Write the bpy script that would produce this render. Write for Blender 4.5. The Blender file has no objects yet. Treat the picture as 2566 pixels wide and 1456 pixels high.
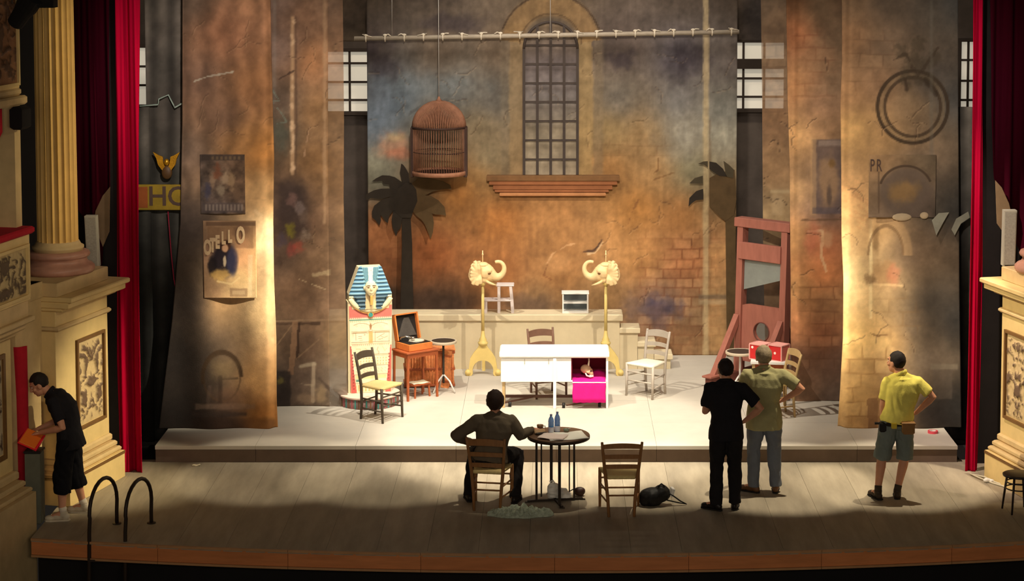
import bpy, math, random
import numpy as np
from mathutils import Vector, Matrix, noise as mnoise

random.seed(7)
PI = math.pi
SC = bpy.context.scene
COL = SC.collection

# ------------------------------------------------------------------ camera
FPX, PCX, PCY, PITCH = 5150.0, 1390.0, 205.3, math.radians(4.5)
CAM = Vector((0.0, -25.04, 6.7))
CP, SP = math.cos(PITCH), math.sin(PITCH)
cam = bpy.data.cameras.new('camera'); cam_ob = bpy.data.objects.new('camera', cam); COL.objects.link(cam_ob)
cam.sensor_fit = 'HORIZONTAL'; cam.sensor_width = 36.0; cam.lens = FPX * 36.0 / 2566.0
cam.shift_x = (1283.0 - PCX) / 2566.0
cam.shift_y = (PCY - 728.0) / 2566.0
cam.clip_start = 0.5; cam.clip_end = 200
cam_ob.location = CAM; cam_ob.rotation_euler = (PI / 2 - PITCH, 0, 0)
SC.camera = cam_ob

# ------------------------------------------------------------------ view, world
SC.view_settings.view_transform = 'Standard'; SC.view_settings.look = 'None'
SC.view_settings.gamma = 1.0; SC.view_settings.exposure = 0.0; SC.view_settings.use_curve_mapping = False
world = bpy.data.worlds.new('world'); SC.world = world; world.use_nodes = True
world.node_tree.nodes['Background'].inputs[0].default_value = (0.9, 0.75, 0.6, 1)
world.node_tree.nodes['Background'].inputs[1].default_value = 0.015

# ------------------------------------------------------------------ stage lamps and added fills
def aim(o, target):
    d = Vector(target) - o.location
    o.rotation_euler = d.to_track_quat('-Z', 'Y').to_euler()
def spot(name, loc, target, power, angle, blend, colour, radius=0.08):
    l = bpy.data.lights.new(name, 'SPOT'); o = bpy.data.objects.new(name, l); COL.objects.link(o)
    l.energy = power; l.spot_size = math.radians(angle); l.spot_blend = blend; l.color = colour; l.shadow_soft_size = radius
    o.location = loc; aim(o, target); return o
def area(name, loc, target, power, sx, sy, colour, spread=0):
    l = bpy.data.lights.new(name, 'AREA'); o = bpy.data.objects.new(name, l); COL.objects.link(o)
    l.shape = 'RECTANGLE'; l.size = sx; l.size_y = sy; l.energy = power; l.color = colour
    if spread: l.spread = math.radians(spread)
    o.location = loc; aim(o, target); return o
WARM = (1.0, 0.90, 0.75)
# key spots on the first bridge above the proscenium, crossing on the middle of the stage
spot('bridge_spot', (-2.6, -1.0, 7.7), (0.25, 2.3, 0.6), 1850, 57, 0.55, WARM, 0.05)
spot('bridge_spot', (2.4, -1.0, 7.7), (-0.25, 2.3, 0.6), 1850, 57, 0.55, WARM, 0.05)
# bridge specials: the pool at the front of the platform and the two pier edges
spot('bridge_pool', (0.2, -1.3, 7.7), (0.0, 0.75, 0.2), 2300, 36, 0.35, (1.0, 0.91, 0.74), 0.06)
spot('pier_spot', (2.6, -2.8, 7.4), (-3.3, 0.84, 2.2), 8800, 14, 1.0, (1.0, 0.90, 0.70), 0.06)
spot('pier_spot', (-2.6, -2.8, 7.4), (3.60, 0.86, 2.1), 8800, 15.5, 1.0, (1.0, 0.90, 0.70), 0.06)
spot('case_fill', (-1.6, -1.2, 7.6), (-2.4, 2.2, 1.0), 1500, 15, 0.7, (1.0, 0.92, 0.78), 0.05)  # added lamp to brighten the sarcophagus
# front of house washes: rear cloth middle, added pair to brighten upper pier legs
spot('front_wash', (0.0, -14.0, 10.5), (0.0, 4.0, 2.5), 3100, 27, 0.6, (1.0, 0.90, 0.77), 0.15)
spot('front_wash', (-1.0, -12.0, 9.0), (-4.0, 0.9, 4.5), 5200, 19, 0.9, (1.0, 0.90, 0.82), 0.15)
spot('front_wash', (1.0, -12.0, 9.0), (4.0, 0.9, 4.4), 5200, 19, 0.9, (1.0, 0.90, 0.82), 0.15)
# batten over the rear cloth
area('rear_batten', (0.0, 2.6, 8.8), (0.0, 5.3, 3.4), 50, 6.0, 1.6, (1.0, 0.94, 0.87), 75)
spot('cloth_wash', (0.0, -13.0, 9.4), (0.0, 5.3, 4.1), 5200, 19, 0.8, (1.0, 0.93, 0.86), 0.15)  # added wash to brighten the rear cloth without a pipe shadow
# forestage lamps: a row of steep fresnels on the bridge
for ax, tx, ty, e in ((-2.3, -3.4, -.70, 900), (-0.9, -2.0, -.75, 950), (0.7, -0.3, -1.1, 1050), (2.4, 1.1, -.95, 1500), (4.1, 2.7, -1.05, 2500), (5.4, 4.1, -.95, 1900)):
    spot('apron_spot', (ax, -0.75, 7.8), (tx, ty, 0.0), e, 19.5, 0.5, (1.0, 0.88, 0.66), 0.05)
# curtain and pedestal pickups
spot('curtain_spot', (2.2, -2.5, 7.8), (5.1, -0.5, 2.0), 2200, 30, 0.8, (1.0, 0.82, 0.7), 0.05)
spot('curtain_spot', (-2.4, -2.5, 7.8), (-5.1, -0.6, 4.0), 230, 26, 0.8, (1.0, 0.82, 0.7), 0.05)
spot('pedestal_spot', (3.2, -1.9, 6.8), (-5.3, -1.1, 0.7), 5200, 17, 0.9, (1.0, 0.86, 0.56), 0.05)
spot('pedestal_spot', (-3.2, -1.9, 6.8), (5.3, -1.1, 1.3), 3000, 18, 0.9, (1.0, 0.86, 0.56), 0.05)
spot('column_fill', (3.0, -3.2, 7.0), (-5.75, -1.3, 4.4), 1500, 24, 0.9, (1.0, 0.84, 0.52), 0.05)  # added lamp to brighten the fluted column
spot('box_fill', (2.0, -9.0, 7.5), (-5.8, -3.2, 2.6), 700, 24, 0.9, (1.0, 0.82, 0.56), 0.05)  # added lamp to brighten the stage box front
# unseen fill from the house side, added to lift pedestals and fascia
area('house_fill', (0.0, -20.0, 5.5), (0.0, -2.0, 1.5), 480, 8.0, 2.0, (1.0, 0.86, 0.68))

# ------------------------------------------------------------------ pixel <-> world measuring
def W(px, py, Y=None, z=None):
    a = (px - PCX) / FPX; b = (py - PCY) / FPX
    r = Vector((a, CP - b * SP, -SP - b * CP))
    t = (Y - CAM.y) / r.y if Y is not None else (z - CAM.z) / r.z
    return CAM + r * t
def proj(co):
    v = co - np.array(CAM)
    dz = v[:, 1] * CP - v[:, 2] * SP
    dy = v[:, 1] * SP + v[:, 2] * CP
    return PCX + FPX * v[:, 0] / dz, PCY - FPX * dy / dz
ZP = 0.21            # height of the stage platform

# ------------------------------------------------------------------ object helpers
def link(o, parent=None):
    COL.objects.link(o)
    if parent is not None: o.parent = parent
    return o
def tag(o, label=None, cat=None, group=None, kind=None):
    if label: o['label'] = label
    if cat: o['category'] = cat
    if group: o['group'] = group
    if kind: o['kind'] = kind
    return o
def thing(name, loc, label, cat, rz=0.0, group=None):
    o = bpy.data.objects.new(name, None); o.empty_display_size = 0.1
    o.location = loc; o.rotation_euler = (0, 0, rz); link(o); tag(o, label, cat, group); return o

class MB:
    def __init__(s): s.v = []; s.f = []
    def add(s, v, f, M=None):
        n = len(s.v)
        if M is not None: v = [M @ Vector(p) for p in v]
        s.v += [tuple(p) for p in v]; s.f += [tuple(i + n for i in q) for q in f]; return s
    def box(s, x0, x1, y0, y1, z0, z1, M=None, bev=0.0):
        if bev <= 0:
            v = [(x0,y0,z0),(x1,y0,z0),(x1,y1,z0),(x0,y1,z0),(x0,y0,z1),(x1,y0,z1),(x1,y1,z1),(x0,y1,z1)]
            f = [(0,3,2,1),(4,5,6,7),(0,1,5,4),(1,2,6,5),(2,3,7,6),(3,0,4,7)]
            return s.add(v, f, M)
        b = min(bev, (x1-x0)*.45, (y1-y0)*.45, (z1-z0)*.45)
        def ring(z, i):
            return [(x0+i+0,y0+i+b-b,z),(x1-i,y0+i,z),(x1-i,y1-i,z),(x0+i,y1-i,z)]
        v = ring(z0, b) + ring(z0+b, 0) + ring(z1-b, 0) + ring(z1, b)
        f = [(3,2,1,0),(12,13,14,15)]
        for k in range(3):
            for i in range(4):
                j = (i+1) % 4; f.append((k*4+i, k*4+j, k*4+4+j, k*4+4+i))
        return s.add(v, f, M)
    def tube(s, pts, r, n=8, M=None, closed=False, up=None, flat=None):
        """swept round (or elliptical, flat=(a,b) factors) section"""
        P = [Vector(p) for p in pts]; m = len(P)
        R = r if isinstance(r, (list, tuple)) else [r] * m
        v = []; f = []
        ref = None
        for i in range(m):
            if closed: d = P[(i+1) % m] - P[i-1]
            else: d = P[min(i+1, m-1)] - P[max(i-1, 0)]
            d = d.normalized() if d.length > 1e-9 else Vector((0, 0, 1))
            if ref is None:
                ref = Vector(up) if up is not None else (Vector((0, 0, 1)) if abs(d.z) < .9 else Vector((0, 1, 0)))
            a = ref - d * ref.dot(d)
            if a.length < 1e-6: a = d.orthogonal()
            a.normalize(); b = d.cross(a)
            if up is None: ref = a
            fa, fb = flat if flat else (1, 1)
            for k in range(n):
                t = 2 * PI * k / n
                v.append(P[i] + a * (math.cos(t) * R[i] * fa) + b * (math.sin(t) * R[i] * fb))
        for i in range(m if closed else m - 1):
            i2 = (i + 1) % m
            for k in range(n):
                k2 = (k + 1) % n
                f.append((i*n+k, i*n+k2, i2*n+k2, i2*n+k))
        if not closed:
            f.append(tuple(range(n-1, -1, -1))); f.append(tuple((m-1)*n+k for k in range(n)))
        return s.add(v, f, M)
    def cyl(s, p0, p1, r0, r1=None, n=10, M=None): return s.tube([p0, p1], [r0, r0 if r1 is None else r1], n, M)
    def bar(s, p0, p1, w, h, M=None, up=(0,0,1)):
        """rectangular bar from p0 to p1, h along up, w sideways"""
        p0 = Vector(p0); p1 = Vector(p1); d = (p1 - p0).normalized(); u = Vector(up); u = u - d * u.dot(d)
        if u.length < 1e-5: u = d.orthogonal()
        u.normalize(); q = d.cross(u); v = []
        for p in (p0, p1):
            for a, b in ((-1,-1),(1,-1),(1,1),(-1,1)): v.append(p + q*(a*w/2) + u*(b*h/2))
        return s.add(v, [(0,1,2,3),(7,6,5,4),(0,4,5,1),(1,5,6,2),(2,6,7,3),(3,7,4,0)], M)
    def lathe(s, prof, n=24, c=(0,0,0), M=None):
        v = []; f = []; m = len(prof)
        for r, z in prof:
            for k in range(n):
                t = 2*PI*k/n; v.append((c[0]+r*math.cos(t), c[1]+r*math.sin(t), c[2]+z))
        for i in range(m-1):
            for k in range(n):
                k2 = (k+1) % n; f.append((i*n+k, i*n+k2, (i+1)*n+k2, (i+1)*n+k))
        if m >= 4 and prof[0][0] > .001 and abs(prof[0][0]-prof[-1][0]) < 1e-6:   # closed ring section
            for k in range(n):
                k2 = (k+1) % n; f.append(((m-1)*n+k, (m-1)*n+k2, k2, k))
        else:
            f.append(tuple(range(n-1,-1,-1))); f.append(tuple((m-1)*n+k for k in range(n)))
        return s.add(v, f, M)
    def ball(s, c, rx, ry=None, rz=None, n=14, m=9, M=None):
        ry = rx if ry is None else ry; rz = rx if rz is None else rz
        v = [(c[0], c[1], c[2]-rz)]; f = []
        for i in range(1, m):
            a = -PI/2 + PI*i/m
            for k in range(n):
                t = 2*PI*k/n; v.append((c[0]+rx*math.cos(a)*math.cos(t), c[1]+ry*math.cos(a)*math.sin(t), c[2]+rz*math.sin(a)))
        v.append((c[0], c[1], c[2]+rz)); T = len(v)-1
        for k in range(n):
            k2 = (k+1) % n; f.append((0, 1+k2, 1+k)); f.append((T, 1+(m-2)*n+k, 1+(m-2)*n+k2))
        for i in range(m-2):
            for k in range(n):
                k2 = (k+1) % n; f.append((1+i*n+k, 1+i*n+k2, 1+(i+1)*n+k2, 1+(i+1)*n+k))
        return s.add(v, f, M)
    def prism(s, poly, y0, y1, M=None):
        """polygon in x,z extruded along y"""
        n = len(poly); v = [(p[0], y0, p[1]) for p in poly] + [(p[0], y1, p[1]) for p in poly]
        f = [tuple(range(n)), tuple(range(2*n-1, n-1, -1))]
        for i in range(n):
            j = (i+1) % n; f.append((j, i, n+i, n+j))
        return s.add(v, f, M)
    def slab(s, poly, z0, z1, M=None):
        """polygon in x,y extruded along z"""
        n = len(poly); v = [(p[0], p[1], z0) for p in poly] + [(p[0], p[1], z1) for p in poly]
        f = [tuple(range(n-1,-1,-1)), tuple(range(n, 2*n))]
        for i in range(n):
            j = (i+1) % n; f.append((i, j, n+j, n+i))
        return s.add(v, f, M)
    def mesh(s, name, smooth=False):
        me = bpy.data.meshes.new(name); me.from_pydata(s.v, [], s.f); me.update()
        if smooth: me.polygons.foreach_set('use_smooth', [True]*len(me.polygons))
        return me
    def build(s, name, mat, parent=None, smooth=False, loc=None, rot=None):
        me = s.mesh(name, smooth)
        if mat is not None: me.materials.append(mat)
        o = bpy.data.objects.new(name, me)
        if loc is not None: o.location = loc
        if rot is not None: o.rotation_euler = rot
        return link(o, parent)

def remesh(mb, voxel, smooth=4, name='mesh'):
    me = mb.mesh('tmp'); o = bpy.data.objects.new('tmp', me); COL.objects.link(o)
    m = o.modifiers.new('r', 'REMESH'); m.mode = 'VOXEL'; m.voxel_size = voxel; m.use_smooth_shade = True
    if smooth:
        m = o.modifiers.new('s', 'SMOOTH'); m.factor = 0.5; m.iterations = smooth
    dg = bpy.context.evaluated_depsgraph_get(); dg.update()
    out = bpy.data.meshes.new_from_object(o.evaluated_get(dg)); out.name = name
    bpy.data.objects.remove(o); bpy.data.meshes.remove(me)
    out.polygons.foreach_set('use_smooth', [True]*len(out.polygons))
    return out
def mesh_ob(name, me, mat, parent=None, loc=None):
    me.materials.clear(); me.materials.append(mat)
    o = bpy.data.objects.new(name, me)
    if loc is not None: o.location = loc
    return link(o, parent)
def smooth_path(P, R, k=4):
    P = [Vector(p) for p in P]; n = len(P); Q = []; S = []
    for i in range(n-1):
        a, b, c, d = P[max(0, i-1)], P[i], P[i+1], P[min(n-1, i+2)]
        for j in range(k):
            t = j/k; Q.append(.5*((2*b)+(c-a)*t+(2*a-5*b+4*c-d)*t*t+(3*b-a-3*c+d)*t**3)); S.append(R[i]*(1-t)+R[i+1]*t)
    return Q+[P[-1]], S+[R[-1]]
def copy_tree(o, parent=None):
    c = o.copy(); COL.objects.link(c)
    if parent is not None: c.parent = parent
    for ch in list(o.children): copy_tree(ch, c)
    return c

# ------------------------------------------------------------------ materials
def lin(c):
    return tuple((x/12.92 if x <= .04045 else ((x+.055)/1.055)**2.4) for x in c)
def rgb(r, g, b): return lin((r/255., g/255., b/255.))
def material(name, col, rough=0.7, var=0.12, scale=6.0, bump=0.0, metal=0.0, spec=0.3, stretch=(1,1,1), emis=None, emis_s=0.0, alpha=1.0, attr=False, bscale=None, per_object=0.0, trans=0.0):
    m = bpy.data.materials.new(name); m.use_nodes = True
    nt = m.node_tree; N = nt.nodes; L = nt.links; b = N['Principled BSDF']
    b.inputs['Roughness'].default_value = rough; b.inputs['Metallic'].default_value = metal
    b.inputs['Specular IOR Level'].default_value = spec
    tc = N.new('ShaderNodeTexCoord'); mp = N.new('ShaderNodeMapping'); mp.inputs['Scale'].default_value = stretch
    L.new(tc.outputs['Object'], mp.inputs[0])
    nz = N.new('ShaderNodeTexNoise'); nz.inputs['Scale'].default_value = scale; nz.inputs['Detail'].default_value = 5; nz.inputs['Roughness'].default_value = .6
    L.new(mp.outputs[0], nz.inputs['Vector'])
    if attr:
        src = N.new('ShaderNodeAttribute'); src.attribute_name = 'Col'; base = src.outputs['Color']
    else:
        src = N.new('ShaderNodeRGB'); src.outputs[0].default_value = (*col, 1); base = src.outputs[0]
    mr = N.new('ShaderNodeMapRange'); mr.inputs[1].default_value = .25; mr.inputs[2].default_value = .75
    mr.inputs[3].default_value = 1 - var; mr.inputs[4].default_value = 1 + var
    L.new(nz.outputs['Fac'], mr.inputs[0])
    fac = mr.outputs[0]
    if per_object:
        oi = N.new('ShaderNodeObjectInfo'); m2 = N.new('ShaderNodeMapRange'); m2.inputs[3].default_value = 1-per_object; m2.inputs[4].default_value = 1+per_object
        L.new(oi.outputs['Random'], m2.inputs[0]); mu = N.new('ShaderNodeMath'); mu.operation = 'MULTIPLY'
        L.new(fac, mu.inputs[0]); L.new(m2.outputs[0], mu.inputs[1]); fac = mu.outputs[0]
    vm = N.new('ShaderNodeVectorMath'); vm.operation = 'SCALE'; L.new(base, vm.inputs[0]); L.new(fac, vm.inputs['Scale'])
    L.new(vm.outputs[0], b.inputs['Base Color'])
    if bump:
        n2 = N.new('ShaderNodeTexNoise'); n2.inputs['Scale'].default_value = bscale or scale*4; n2.inputs['Detail'].default_value = 4
        L.new(mp.outputs[0], n2.inputs['Vector'])
        bp = N.new('ShaderNodeBump'); bp.inputs['Strength'].default_value = bump; bp.inputs['Distance'].default_value = .01
        L.new(n2.outputs['Fac'], bp.inputs['Height']); L.new(bp.outputs[0], b.inputs['Normal'])
    if emis is not None:
        b.inputs['Emission Color'].default_value = (*emis, 1); b.inputs['Emission Strength'].default_value = emis_s
    if alpha < 1: b.inputs['Alpha'].default_value = alpha
    if trans: b.inputs['Transmission Weight'].default_value = trans; b.inputs['IOR'].default_value = 1.33
    return m

# ------------------------------------------------------------------ scenic painting (pigment on cloth, per vertex)
_T = np.random.RandomState(3).rand(256, 256)
def vnoise(x, y, seed=0):
    x = x + seed*17.3; y = y + seed*9.1
    xi = np.floor(x).astype(int); yi = np.floor(y).astype(int); fx = x - xi; fy = y - yi
    fx = fx*fx*(3-2*fx); fy = fy*fy*(3-2*fy)
    g = lambda i, j: _T[(xi+i) & 255, (yi+j) & 255]
    return (g(0,0)*(1-fx)+g(1,0)*fx)*(1-fy) + (g(0,1)*(1-fx)+g(1,1)*fx)*fy
def fbm(x, y, sc, octv=4, seed=0):
    t = 0; a = .5; s = 0
    for o in range(octv):
        t = t + a*vnoise(x/sc*(2**o), y/sc*(2**o), seed+o*3); s += a; a *= .55
    return t/s
def sst(a, b, x):
    t = np.clip((x-a)/(b-a), 0, 1); return t*t*(3-2*t)
class Paint:
    def __init__(s, x, y): s.x = x; s.y = y; s.c = np.zeros((len(x), 3))
    def idw(s, pts, p=3.0):
        num = np.zeros((len(s.x), 3)); den = np.zeros(len(s.x))
        for (a, b, c) in pts:
            w = 1.0/(((s.x-a)**2+(s.y-b)**2+1500.0)**(p/2)); den += w; num += w[:, None]*np.array(c, float)/255.
        s.c = num/den[:, None]; return s
    def mul(s, f): s.c = s.c*np.asarray(f)[:, None]; return s
    def mix(s, m, col): s.c = s.c*(1-m[:, None]) + m[:, None]*np.array(col, float)/255.; return s
    def blob(s, cx, cy, rx, ry, col, a=1.0, hard=1.0, wob=0.35, seed=0):
        d = np.sqrt(((s.x-cx)/rx)**2+((s.y-cy)/ry)**2) + (fbm(s.x, s.y, max(rx, ry)*.5, 3, seed)-.5)*wob*2
        return s.mix(a*(1-sst(1-hard*.5, 1+hard*.5, d)), col)
    def rect(s, x0, x1, y0, y1, col, a=1.0, soft=4, wob=0, seed=0):
        n = (fbm(s.x, s.y, 24, 3, seed)-.5)*wob*2
        m = sst(-soft/2, soft/2, s.x-x0+n)*sst(-soft/2, soft/2, x1-s.x+n)*sst(-soft/2, soft/2, s.y-y0+n)*sst(-soft/2, soft/2, y1-s.y+n)
        return s.mix(a*m, col)
    def line(s, pts, w, col, a=1.0, wob=0, seed=0):
        d = np.full(len(s.x), 1e9); nx = (fbm(s.x, s.y, 18, 3, seed)-.5)*wob*2
        for (x0, y0), (x1, y1) in zip(pts[:-1], pts[1:]):
            dx, dy = x1-x0, y1-y0; t = np.clip(((s.x-x0)*dx+(s.y-y0)*dy)/(dx*dx+dy*dy+1e-9), 0, 1)
            d = np.minimum(d, np.hypot(s.x-x0-t*dx, s.y-y0-t*dy))
        return s.mix(a*(1-sst(w*.35, w*.8, d+nx)), col)
    def ring(s, cx, cy, rx, ry, w, col, a=1.0, arc=None):
        r = np.sqrt(((s.x-cx)/rx)**2+((s.y-cy)/ry)**2); m = a*(1-sst(w*.4, w*.75, np.abs(r-1)*min(rx, ry)))
        if arc is not None:
            th = np.degrees(np.arctan2(-(s.y-cy), s.x-cx)) % 360; m = m*((th >= arc[0]) & (th <= arc[1]))
        return s.mix(m, col)
    def poly(s, P, col, a=1.0):
        ins = np.zeros(len(s.x), bool); n = len(P)
        for i in range(n):
            x0, y0 = P[i]; x1, y1 = P[(i+1) % n]
            if y0 == y1: continue
            c = ((y0 > s.y) != (y1 > s.y)) & (s.x < (x1-x0)*(s.y-y0)/(y1-y0)+x0); ins ^= c
        return s.mix(a*ins.astype(float), col)
    def bricks(s, x0, x1, y0, y1, bw, bh, dark=(70, 48, 36), light=(235, 190, 140), a=.5, seed=0, soft=30):
        m0 = sst(0, soft, s.x-x0)*sst(0, soft, x1-s.x)*sst(0, soft, s.y-y0)*sst(0, soft, y1-s.y)
        m0 = m0*np.clip(fbm(s.x, s.y, 80, 3, seed)*2.6-.55, 0, 1)
        yy = (s.y + (fbm(s.x, s.y, 50, 2, seed+1)-.5)*7)/bh; row = np.floor(yy).astype(int)
        xx = (s.x + (fbm(s.x, s.y, 40, 2, seed+2)-.5)*8)/bw + (row & 1)*.5 + _T[row & 255, 5]*.3; cell = np.floor(xx).astype(int)
        fy = np.abs((yy-row)-.5)*2; fx = np.abs((xx-cell)-.5)*2
        j = np.maximum(sst(1-7/bh, 1, fy), sst(1-7/bw, 1, fx))
        tone = _T[(row*7) & 255, (cell*13) & 255]-.5
        s.mix(m0*a*j, dark)
        s.mix(m0*a*.55*np.clip(tone*2, 0, 1)*(1-j), light); s.mix(m0*a*.5*np.clip(-tone*2, 0, 1)*(1-j), dark)
        hl = sst(1-12/bh, 1-6/bh, ((yy-row)-.0))*0
        return s
    def cracks(s, n, x0, x1, y0, y1, dark=(50, 36, 28), light=(230, 190, 140), seed=0, L=60, a=.6, w=2.4):
        r = random.Random(seed)
        for i in range(n):
            x, y = r.uniform(x0, x1), r.uniform(y0, y1); ang = r.uniform(0, 2*PI); pts = [(x, y)]
            for k in range(6):
                ang += r.uniform(-.8, .8); x += math.cos(ang)*L/6; y += math.sin(ang)*L/6; pts.append((x, y))
            s.line(pts, w, dark, a); s.line([(p[0]+1.8, p[1]+2.2) for p in pts], w*.8, light, a*.6)
        return s
    def mottle(s, sc, amt, seed=0):
        return s.mul(1+(fbm(s.x, s.y, sc, 5, seed)-.5)*2*amt)
    def apply(s, me):
        c = np.clip(s.c, 0, 1); c = np.where(c <= .04045, c/12.92, ((c+.055)/1.055)**2.4)
        at = me.color_attributes.new('Col', 'FLOAT_COLOR', 'POINT')
        at.data.foreach_set('color', np.hstack([c, np.ones((len(c), 1))]).astype(np.float32).ravel())
def cloth_grid(corner, step=0.02, left=None, right=None, curve=None):
    """a sheet from (x0,z0) to (x1,z1) at depth Y. left/right: edge functions of z; curve: depth offset of (x,z)"""
    x0, x1, z0, z1, Y = corner
    nx = max(2, int((x1-x0)/step)+1); nz = max(2, int((z1-z0)/step)+1)
    u = np.linspace(0, 1, nx); zz = np.linspace(z0, z1, nz)
    U, Z = np.meshgrid(u, zz)
    L = np.full(nz, x0) if left is None else np.array([left(z) for z in zz]); R = np.full(nz, x1) if right is None else np.array([right(z) for z in zz])
    X = L[:, None]*(1-U)+R[:, None]*U
    Yv = np.full_like(X, Y) if curve is None else Y+curve(X, Z)
    co = np.stack([X.ravel(), Yv.ravel(), Z.ravel()], 1)
    idx = np.arange(nx*nz).reshape(nz, nx)
    q = np.stack([idx[:-1, :-1], idx[:-1, 1:], idx[1:, 1:], idx[1:, :-1]], -1).reshape(-1, 4)
    me = bpy.data.meshes.new('cloth'); me.vertices.add(len(co)); me.vertices.foreach_set('co', co.ravel())
    me.loops.add(q.size); me.loops.foreach_set('vertex_index', q.ravel().astype(np.int32))
    me.polygons.add(len(q)); me.polygons.foreach_set('loop_start', np.arange(0, q.size, 4, dtype=np.int32)); me.polygons.foreach_set('loop_total', np.full(len(q), 4, dtype=np.int32))
    me.update(calc_edges=True); me.polygons.foreach_set('use_smooth', [True]*len(q))
    return me, co
M_PAINT = material('scenic_paint', (1, 1, 1), rough=.92, var=.10, scale=9, attr=True, spec=.1, bump=.15, bscale=70)
def solid(o, t=0.012):
    m = o.modifiers.new('thick', 'SOLIDIFY'); m.thickness = t; m.offset = -1
    return o
def text_mesh(s, size, name='lettering', mat=None, parent=None, M=None, depth=.002, bold=0.0):
    cu = bpy.data.curves.new('t', 'FONT'); cu.body = s; cu.size = size; cu.extrude = depth; cu.offset = bold; cu.align_x = 'CENTER'; cu.align_y = 'CENTER'; cu.resolution_u = 3
    o = bpy.data.objects.new('t', cu); COL.objects.link(o)
    dg = bpy.context.evaluated_depsgraph_get(); dg.update()
    me = bpy.data.meshes.new_from_object(o.evaluated_get(dg)); bpy.data.objects.remove(o); bpy.data.curves.remove(cu)
    me.transform(M if M is not None else Matrix.Rotation(PI/2, 4, 'X'))
    return mesh_ob(name, me, mat, parent)
def lathe_ob(name, prof, mat, parent, n=24, c=(0,0,0)): return MB().lathe(prof, n, c).build(name, mat, parent, smooth=False)
# ================================================================== structure
M_BOARD = material('worn_stage_board', rgb(152, 140, 120), rough=.72, var=.22, scale=1.3, stretch=(5, .8, 1), bump=.12, per_object=.07)
M_CLOTHFLOOR = material('grey_stage_deck', rgb(192, 184, 170), rough=.75, var=.07, scale=2.2, bump=.05, per_object=.03)
M_RISER = material('riser_board', rgb(112, 94, 80), rough=.8, var=.15, scale=4)
M_FASCIA = material('brown_fascia_board', rgb(196, 122, 72), rough=.55, var=.2, scale=3, stretch=(.6, 1, 4), per_object=.08)
M_TRIMWOOD = material('pale_wood_trim', rgb(176, 130, 88), rough=.55, var=.15, scale=5)
M_BLACK = material('black_paint', rgb(22, 19, 18), rough=.9, var=.2, scale=4)
M_BLACKCLOTH = material('black_masking_cloth', rgb(34, 29, 27), rough=.95, var=.25, scale=3)
M_BRICKWALL = material('rear_wall_plaster', rgb(88, 78, 70), rough=.95, var=.45, scale=1.6, bump=.2)
M_CREAM = material('cream_gesso', rgb(214, 186, 128), rough=.55, var=.10, scale=5, bump=.04)
M_COLUMN = material('golden_gesso', rgb(216, 174, 100), rough=.55, var=.10, scale=5)
M_CREAM2 = material('pale_gesso', rgb(200, 172, 124), rough=.6, var=.14, scale=5, bump=.05)
M_GILTLINE = material('dull_gilt_brown', rgb(112, 80, 44), rough=.5, var=.2, scale=8)
M_MARBLE = material('rosy_marble', rgb(176, 128, 108), rough=.4, var=.2, scale=7)
M_RELIEF = material('relief_paint', (1, 1, 1), rough=.65, var=.12, scale=14, attr=True, bump=.1)
M_VELVET = material('crimson_velvet', rgb(170, 6, 46), rough=.95, var=.12, scale=3, spec=.05, stretch=(6, 6, .4))
M_MAROON = material('maroon_velvet', rgb(64, 6, 24), rough=.95, var=.15, scale=3, spec=.05, stretch=(6, 6, .4))
M_REDPLUSH = material('red_plush', rgb(176, 24, 40), rough=.95, var=.12, scale=10)
M_WINDOWLIT = material('lit_window_pane', rgb(226, 218, 200), rough=.6, var=.03, scale=2, emis=rgb(232, 222, 200), emis_s=.42)
M_MUNTIN = material('window_bar', rgb(66, 56, 48), rough=.8)
M_STEEL = material('steel', rgb(120, 118, 114), rough=.4, metal=.8)

# --- forestage floor, front edge a shallow arc towards the house
def front(x): return -3.66 + 0.0172 * x * x
def arc_poly(x0, x1, yb, off=0.0, n=4):
    p = [(x0 + (x1-x0)*i/n, front(x0 + (x1-x0)*i/n) - off) for i in range(n+1)]
    return p + [(x1, yb), (x0, yb)]
XE = 5.70
fl = MB().slab(arc_poly(-XE, XE, 9.6, -.03, 24), -.20, -.045).build('floor', M_BLACK); tag(fl, kind='structure')
n = 21; w = 2*XE/n
for i in range(n):
    x0, x1 = -XE + i*w, -XE + (i+1)*w
    MB().slab(arc_poly(x0+.0012, x1-.0012, .12, 0.03), -.045, random.uniform(-.0012, 0)).build('floor_board', M_BOARD, fl)
n = 8; w = 2*XE/n
fas = tag(bpy.data.objects.new('trim_1', None), kind='structure'); link(fas)
def band(x0, x1, off0, off1, z0, z1, k=6):
    m = MB(); v = []; f = []
    for i in range(k+1):
        x = x0 + (x1-x0)*i/k
        v += [(x, front(x)-off0, z0), (x, front(x)-off0, z1), (x, front(x)-off1, z1), (x, front(x)-off1, z0)]
    for i in range(k):
        for j in range(4):
            f.append((i*4+j, i*4+(j+1) % 4, i*4+4+(j+1) % 4, i*4+4+j))
    f += [(3, 2, 1, 0), (k*4, k*4+1, k*4+2, k*4+3)]
    return m.add(v, f)
for i in range(n):
    x0, x1 = -XE+i*w+.002, -XE+(i+1)*w-.002
    band(x0, x1, -.02, .03, -.185, -.03).build('fascia_board', M_FASCIA, fas)
    band(x0, x1, -.02, .055, -.028, -.002).build('nosing', M_TRIMWOOD, fas)
    band(x0, x1, -.02, .05, -.21, -.187).build('lower_lip', M_TRIMWOOD, fas)
o = band(-XE, XE, -.30, -.26, -1.7, -.20, 24).build('wall_front', M_BLACK); tag(o, kind='structure')
o = MB().box(-7, 7, -9, -2.6, -1.75, -1.65).build('ground', M_BLACK); tag(o, kind='structure')

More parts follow.
